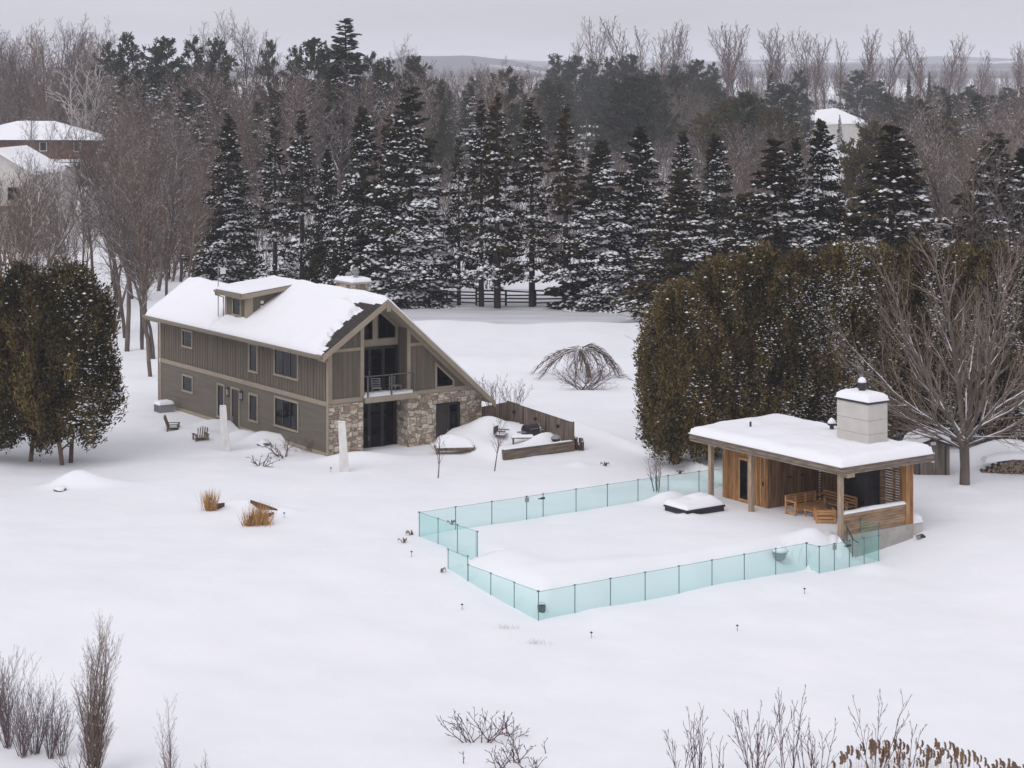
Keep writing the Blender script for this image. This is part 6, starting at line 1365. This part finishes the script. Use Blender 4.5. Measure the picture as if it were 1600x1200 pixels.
# ---------------------------------------------------------------- bare garden trees and foreground plants
def plant(name, segs, mats, x, y, z, label, cat, rz=0, thick=.05, parts=None):
    """trunk (thick wood) and crown (twigs) as two parts"""
    o = empty(name, (x, y, z), rz, label, cat)
    a = [s for s in segs if s[6] > thick]; b = [s for s in segs if s[6] <= thick]
    if a: link('trunk' if parts is None else parts[0], seg_mesh('trunk', a, [mats[0]], .05), o)
    if b: link('crown' if parts is None else parts[1], seg_mesh('crown', b, [mats[-1]], .03), o)
    return o
def build_garden_trees():
    # the big bare maple by the pool house
    rr = random.Random(42); S = []
    x, y, z = at(1507, 757)
    S += [(0, 0, -.5, .02, 0, 1.0, .27, .235, 0), (.02, 0, 1.0, -.02, 0, 2.0, .235, .25, 0)]
    lv = [(2.0, .3, .62, .32, .54, .14, .11, .03), (2.4, .28, .6, .32, .56, .12, .10), (2.2, .28, .65, .35, .6, .1, .08)]
    limbs = [(-1.15, .15, .62, 6.8, .10), (-.8, -.3, .8, 8.2, .13), (-.5, .2, .95, 9.0, .15), (-.2, -.2, 1.0, 9.5, .17), (.12, .25, 1.0, 9.5, .16), (.45, -.15, .95, 9.2, .14), (.8, .2, .82, 8.4, .12), (1.15, -.1, .6, 7.0, .10), (-.45, -.7, .8, 7.0, .11), (.45, -.65, .75, 7.0, .10), (.3, .8, .8, 7.2, .11), (-.6, .7, .7, 7.2, .11), (1.1, .2, .26, 5.4, .075), (-1.1, -.2, .28, 5.6, .07), (1.0, -.5, .12, 4.8, .06), (-1.1, .3, .14, 5.0, .06), (-.8, -.6, .4, 5.6, .08), (.9, .5, .4, 5.6, .08), (1.1, .1, .42, 6.2, .08), (-1.1, 0, .44, 6.2, .08)]
    for k, (dx, dy, dz, L, r) in enumerate(limbs):
        zz = 1.7 + .25 * (k % 4) if k < 12 else 1.9 + .2 * (k % 3)
        grow(rr, S, (.05 * dx, .05 * dy, zz), nrm((dx, dy, dz)), L, r * .82, 0, lv, .0055, .085)
    plant('maple', S, [M['bark_big'], M['bark_m']], x, y, z, 'large bare spreading maple with snow on its limbs beside the shed', 'maple', 0, .036)
    # saplings before the house
    for px, py, ty, sd, lab in ((684, 747, 672, 1, 'thin bare sapling before the snow heaped table'), (772, 736, 648, 2, 'thin bare sapling left of the timber wall')):
        x, y, z = at(px, py); h = up(0, ty, y) - z; rr = random.Random(sd); S = []
        grow(rr, S, (0, 0, -.2), (.02, 0, 1), h, .032, 0, [(7, .4, .7, .30, .46, .33, .12), (5, .3, .6, .3, .5, .2, .1), (3, .3, .6, .3, .5, .2, .1)], .0045, .05)
        plant('sapling', S, [M['twig'], M['twig']], x, y, z, lab, 'sapling', 0, .014)
    x, y, z = at(1027, 768); S = []; rr = random.Random(6)
    for k in range(7):
        a = rr.uniform(0, 6.28); s = rr.uniform(.12, .4); grow(rr, S, (.12 * math.cos(a), .12 * math.sin(a), -.2), (s * math.cos(a), s * math.sin(a), 1), rr.uniform(1.5, 2.1), .024, 0, [(4, .3, .6, .3, .5, .3, .15), (4, .3, .6, .3, .5, .2, .1)], .005, .07)
    plant('shrub', S, [M['bark'], M['twig_p']], x, y, z, 'bare upright shrub growing behind the glass fence near the hedge', 'shrub', 0, .014)
    # shrubs behind the board fence
    for px, py, ty, sd, n, lab in ((772, 640, 586, 3, 16, 'bare pinkish shrub behind the house end, nearer the eave'), (802, 640, 594, 4, 12, 'bare pinkish shrub behind the board fence corner')):
        x, y, z = at(px, py); S = []; rr = random.Random(sd); h = up(0, ty, y) - z
        for k in range(n):
            a = rr.uniform(0, 6.28); s = rr.uniform(.1, .5); grow(rr, S, (.25 * math.cos(a), .25 * math.sin(a), -.2), (s * math.cos(a), s * math.sin(a), 1), h * rr.uniform(.75, 1.05), .018, 0, [(3.5, .3, .7, .25, .45, .35, .2), (4, .3, .7, .3, .5, .3, .15)], .007, .09)
        plant('shrub', S, [M['bark_s'], M['twig_p']], x, y, z, lab, 'shrub', 0, .012)
    # weeping tree and the low shrub beneath it
    x, y, z = at(919, 590); rr = random.Random(12); S = []
    S += [(.1, 0, -.4, -.05, 0, .8, .17, .15, 0), (-.05, 0, .8, -.42, 0, 1.75, .15, .13, 0)]
    def arch(p, a, L, top, r, sub):
        n = 9; c, s = math.cos(a), math.sin(a); q = p; wob = rr.uniform(-.25, .25)
        for i in range(1, n + 1):
            t = i / n; aa = a + wob * t; zz = p[2] + top * math.sin(min(1, t * 2.2) * math.pi / 2) - (p[2] + top - .12) * t ** 2.1 * rr.uniform(.9, 1.04)
            e = (p[0] + math.cos(aa) * L * t + rr.gauss(0, .05), p[1] + math.sin(aa) * L * t + rr.gauss(0, .05), max(.08, zz)); r0 = r * (1 - .75 * t) + .006
            S.append((*q, *e, r0 + .003, r0, 0))
            if sub and i > 1:
                for _ in range(sub): arch2(e, a + rr.gauss(0, .55), rr.uniform(.5, 1.25) * (1.15 - .5 * t), .016)
            q = e
    def arch2(p, a, L, r):
        q = p; n = 4; lift = rr.uniform(-.02, .16)
        for i in range(1, n + 1):
            t = i / n; e = (p[0] + math.cos(a) * L * t * .85, p[1] + math.sin(a) * L * t * .85, max(.05, p[2] + lift * t * 2 - L * .85 * t * t)); S.append((*q, *e, r * (1 - .15 * i) , r * (.85 - .15 * i), 0)); q = e
    for k in range(26):
        a = rr.uniform(0, 6.283); lf = max(0, -math.cos(a)); arch((-.42, 0, 1.7), a, rr.uniform(1.6, 2.7) + .9 * lf, rr.uniform(.05, .5) + .45 * max(0, math.cos(a)), .05, 3)
    for k in range(6): arch((-.42, 0, 1.7), rr.uniform(-.5, .5), rr.uniform(2.2, 2.8), rr.uniform(.3, .7), .045, 3)
    plant('weeping_tree', S, [M['bark_brown'], M['twig_w']], x, y, z, 'umbrella shaped weeping tree with a crooked trunk before the driveway', 'weeping tree', 0, .03)
    x, y, z = at(915, 609); S = []; rr = random.Random(14)
    for k in range(17):
        sx = rr.choice((-1, 1)) * rr.uniform(.6, 1.0); grow(rr, S, (rr.uniform(-.4, .4), rr.uniform(-.2, .2), -.1), nrm((sx, rr.uniform(-.3, .3), rr.uniform(.1, .9))), rr.uniform(1.4, 2.7), .038, 0, [(3.6, .4, .9, .3, .55, .25, .28), (4, .4, .9, .3, .5, .2, .2)], .007, .16)
    plant('shrub', S, [M['twig_w'], M['twig_w']], x, y, z, 'low spreading bare shrub beneath the weeping tree', 'shrub', 0, .02)
    # crooked shrubs poking from the bed along the long wall
    for px, py, n, L, sd, sc, lab in ((442, 714, 7, 1.1, 21, 1, 'crooked bare shrub leaning by the snowy bed along the long wall'), (406, 728, 5, .9, 22, 1, 'small crooked bare shrub low in the snow before the long wall')):
        x, y, z = at(px, py); S = []; rr = random.Random(sd)
        for k in range(n): grow(rr, S, (.05 * k - .1, 0, -.15), nrm((rr.uniform(-1.3, .5), rr.uniform(-.4, .4), rr.uniform(.25, 1))), L * rr.uniform(.7, 1.3), .045, 0, [(3.5, .5, 1.0, .35, .55, .3, .2), (5, .5, 1.0, .3, .5, .3, .15)], .012, .22)
        plant('shrub', S, [M['bark_s'], M['twig']], x, y, z, lab, 'shrub', 0, .022)
    x, y, z = at(478, 707); S = []; rr = random.Random(24)
    for k in range(12): grow(rr, S, (rr.uniform(-.7, .8), rr.uniform(-.1, .2), -.1), nrm((rr.uniform(-.6, .6), -.2, rr.uniform(.4, 1))), rr.uniform(.7, 1.2), .012, 0, [(5, .4, .9, .3, .5, .2, .1), (4, .4, .9, .3, .5, .2, .1)], .005, .15)
    plant('shrub', S, [M['twig'], M['twig_p']], x, y, z, 'wispy bare shrub against the long wall near the corner', 'shrub', 0, .009)
    # dried stalks by the glass
    for px, py, lab, sd in ((630, 848, 'curled dry leaves poking from snow left of the glass corner', 1), (688, 894, 'curled dry leaves poking from snow beside the stepped glass', 2), (642, 836, 'single curled dry leaf above the others left of the glass', 3), (705, 820, 'small dark dry stalk behind the left glass panels', 4), (1062, 740, 'dry stalk pair on the snow bank above the hot tub', 5), (945, 728, 'little row of dark stubs in the snow below the log bundle', 6)):
        x, y, z = at(px, py); m = MB(); rr = random.Random(sd); o = empty('dry_plant', (x, y, z), 0, lab, 'dry plant')
        for k in range(5): a = rr.uniform(0, 6.28); m.tube([(0, 0, -.1), (.08 * math.cos(a), .08 * math.sin(a), .1), (.2 * math.cos(a), .12 * math.sin(a), .17), (.24 * math.cos(a), .14 * math.sin(a), .06)], [.012, .02, .035, .008], 5)
        m.build('stalks', M['logend' if sd < 4 else 'logbark'], o, True); MB().lathe([(.04, .02), (.05, .1), (.01, .16)], (.05, 0, 0), 7).build('seed_head', M['corten'], o)
    for px, py, lab, sd in ((790, 982, 'faint tuft of grey grass tips in the open snow', 1), (836, 1006, 'faint grass tips below the first grey tuft', 2)):
        x, y, z = at(px, py); S = []; rr = random.Random(sd)
        for k in range(40): a = rr.gauss(0, .25); S.append((a, rr.gauss(0, .12), -.05, a + rr.gauss(0, .06), rr.gauss(0, .1), rr.uniform(.04, .2), .003, .002, 0))
        o = link('grass_tuft', seg_mesh('grass_tuft', S, [M['twig_t']], .05)); o.location = (x, y, z); tag(o, lab, 'grass tuft')
def build_foreground():
    # willow brush at the lower left: single shrubs side by side
    data = [(-12, 1160, 1015, 9, 'purple stemmed shrub cut by the lower left picture edge'), (14, 1168, 1028, 12, 'tallest dense purple stemmed shrub at lower left'), (36, 1182, 1058, 11, 'dense purple stemmed shrub second from the left edge'), (55, 1178, 1072, 9, 'purple stemmed shrub in the middle of the lower left brush'), (78, 1184, 1066, 9, 'open stemmed shrub with pale tips in the lower left brush'), (96, 1180, 1085, 7, 'last thin shrub of the lower left brush beside the columnar tree')]
    for k, (px, py, ty, n, lab) in enumerate(data):
        x, y, z = at(px, py); h = up(0, ty, y) - z; S = []; rr = random.Random(200 + k)
        for i in range(int(n * 2.7)):
            a = rr.uniform(0, 6.28); s = rr.uniform(.05, .42); grow(rr, S, (.10 * math.cos(a) * rr.random(), .08 * math.sin(a), -.15), (s * math.cos(a), s * math.sin(a), 1), h * rr.uniform(.5, 1.08), .011, 0, [(5.5, .2, .5, .22, .4, .2, .25), (5, .2, .5, .25, .4, .3, .2)], .003, .07)
        plant('willow_shrub', S, [M['twig_p'], M['twig_p']], x, y, z, lab, 'shrub', 0, .009, ('stems', 'twigs'))
    for px, py, ty, n, sd, m, lab in ((148, 1212, 972, 8, 1, 'twig_t', 'tall narrow columnar bare tree at lower left'), (265, 1222, 1092, 4, 2, 'twig_t', 'small pale columnar bare tree right of the tall one'), (316, 1218, 1162, 5, 3, 'twig_p', 'short spindly shrub right of the small columnar tree'), (118, 1215, 1120, 6, 4, 'twig_t', 'low sprawling stems at the foot of the columnar tree')):
        x, y, z = at(px, py); h = up(0, ty, y) - z; rr = random.Random(300 + sd); S = []
        for i in range(n):
            a = rr.uniform(0, 6.28); s = 0 if i == 0 and sd != 4 else rr.uniform(.06, .2) if sd != 4 else rr.uniform(.3, .9)
            grow(rr, S, (.08 * math.cos(a), .08 * math.sin(a), -.3), (s * math.cos(a), s * math.sin(a), 1), h * (1.02 if i == 0 else rr.uniform(.55, .9)), .034 if sd == 1 else .018, 0, [(8.5, .3, .58, .22, .40, .06, .42), (7, .25, .5, .28, .45, .2, .3), (4, .2, .5, .3, .5, .2, .2)], .003, .03)
        plant('columnar_tree' if sd < 3 else 'shrub', S, [M['twig_c'], M[m]], x, y, z, lab, 'tree' if sd < 3 else 'shrub', 0, .012)
    # staghorn twigs lower centre
    for k, (px, py, ty, sp, lab) in enumerate(((728, 1160, 1106, 1.1, 'antler shaped bare twigs left in the lower centre'), (752, 1160, 1112, .9, 'antler shaped bare twigs beside the leftmost ones in the lower centre'), (790, 1150, 1117, 1.3, 'wide cupped bare twigs in the lower centre'), (776, 1200, 1165, .9, 'dark budded twigs at the bottom edge of the lower centre clump'), (800, 1192, 1150, .7, 'fine weedy stalks within the lower centre clump'), (825, 1205, 1182, .9, 'small budded twigs at the bottom right of the lower centre clump'), (853, 1177, 1150, .6, 'lone forked twig right of the lower centre clump'), (724, 1192, 1165, .4, 'single curved twig left of the lower centre clump'))):
        x, y, z = at(px, py); h = max(.5, up(0, ty, y) - z); S = []; rr = random.Random(400 + k)
        for i in range(1 if k in (6, 7) else 6):
            grow(rr, S, (.06 * i, 0, -.08), nrm((rr.uniform(-1, 1) * sp, rr.uniform(-.4, .4), .75)), h * rr.uniform(.7, 1.15), .019, 0, [(4.6, .5, .9, .4, .7, .2, .55), (4, .4, .8, .3, .5, .3, .5)], .009, .12)
        o = link('twig_shrub', seg_mesh('twig_shrub', S, [M['twig_d']], .05)); o.location = (x, y, z); tag(o, lab, 'shrub')
    # red stemmed shrubs lower right
    for k, (px, py, ty, n, sp, lab) in enumerate(((1064, 1222, 1112, 4, .35, 'open red stemmed shrub left of the lower right group'), (1092, 1225, 1082, 5, .22, 'tall red stemmed shrub at the left of the lower right group'), (1122, 1222, 1140, 3, .2, 'forked red stems between two taller shrubs'), (1180, 1222, 1086, 9, .32, 'bushiest red stemmed shrub of the lower right group'), (1232, 1222, 1074, 4, .22, 'tall sparse red shrub with one straight leader'), (1262, 1222, 1136, 4, .3, 'short red stemmed shrub left of the reeds'), (1282, 1222, 1110, 4, .3, 'red stemmed shrub at the left edge of the reeds'), (1366, 1226, 1074, 3, .36, 'tall vee shaped red shrub rising out of the reeds'), (1416, 1222, 1124, 4, .25, 'short red shrub among the middle reeds'))):
        x, y, z = at(px, py); h = up(0, ty, y) - z; S = []; rr = random.Random(500 + k)
        for i in range(n):
            a = rr.uniform(0, 6.28) if n > 3 else (.2, 2.9, 1.5)[i]; s = rr.uniform(.4, 1) * sp; grow(rr, S, (.1 * math.cos(a), .1 * math.sin(a), -.2), (s * math.cos(a), s * math.sin(a), 1), h * rr.uniform(.75, 1.05), .020, 0, [(3.0, .25, .6, .22, .45, .15, .35), (3.4, .3, .6, .25, .45, .3, .3)], .0075, .045)
        plant('red_shrub', S, [M['twig_d'], M['twig_d']], x, y, z, lab, 'shrub', 0, .011, ('stems', 'twigs'))
    # reeds
    g = np.random.default_rng(5); rr = random.Random(55); protos = []
    for k in range(4):
        n = 300; t = g.uniform(0, 1, n); c = np.stack([.03 * np.sin(t * 2) + g.normal(0, .018, n) + .06 * t * (1 - t) * 4 * g.uniform(0, 1, n), g.normal(0, .02, n), -.34 * t + .02], 1)
        a = np.stack([.35 + g.normal(0, .2, n), g.normal(0, .3, n), -1 + g.normal(0, .25, n)], 1); a /= np.linalg.norm(a, axis=1, keepdims=True); b = np.cross(a, g.normal(0, 1, (n, 3))); b /= np.linalg.norm(b, axis=1, keepdims=True)
        ln = g.uniform(.015, .04, n); P = quads_np(c, a * ln[:, None], b * (ln * .3)[:, None]).reshape(-1, 3); f = (np.arange(n) * 5)[:, None] + np.arange(5)[None]
        protos.append(mesh_np('plume', P, [(f, 0)], [M['plume']]))
    stem = seg_mesh('stem', [(0, 0, -2.2, .02, 0, -1, .006, .005, 0), (.02, 0, -1, 0, 0, 0, .005, .003, 0)], [M['reedstem']], .05)
    top = [(1280, 1180), (1310, 1168), (1340, 1160), (1380, 1150), (1420, 1158), (1470, 1154), (1500, 1165), (1540, 1180), (1600, 1190)]
    for k in range(150):
        px = rr.triangular(1278, 1606, 1400) if k < 85 else rr.uniform(1300, 1606); t0 = float(np.interp(px, [p[0] for p in top], [p[1] for p in top])); ty = t0 + abs(rr.gauss(0, 22)); Y = rr.uniform(62.5, 65.5)
        if ty > 1206: ty = rr.uniform(t0 + 5, 1200)
        x = (px - 800) / F * Y; z = up(0, ty, Y); o = empty('reed', (x, Y, z), rr.uniform(-.7, .7)); s = rr.uniform(.5, .9); o.scale = (s, s, s)
        o.rotation_euler[1] = rr.gauss(.05, .1); link('plume', protos[k % 4], o); link('stem', stem, o)
        tag(o, 'tan reed with a fluffy brown plume in the reed bed at lower right', 'reed', 'plumed reeds in the reed bed at lower right')
M['twig_w'] = barky('weeping_twig', (.085, .055, .050), (.15, .105, .10), .45, thr=.75)
M['twig_d'] = noisy('dark_red_twig', (.065, .026, .028), (.115, .052, .052), 3, .7)
M['bark_m'] = barky('maple_twigs', (.125, .103, .092), (.22, .188, .168), vary=.5)
M['clip'] = mat('post_clip_metal', (.10, .11, .115), .4, .5)
M['twig_c'] = noisy('columnar_stem', (.11, .08, .066), (.19, .145, .12), 3, .8)
add_mounds()
build_sky_camera()
build_ground(); build_drive(); build_hills()
build_house(); build_pool_house(); build_furniture(); build_fence(); build_yard()
build_spruce_row(); build_cedars(); build_wood(); build_brush(); build_far_buildings()
build_garden_trees(); build_foreground()
build_haze()
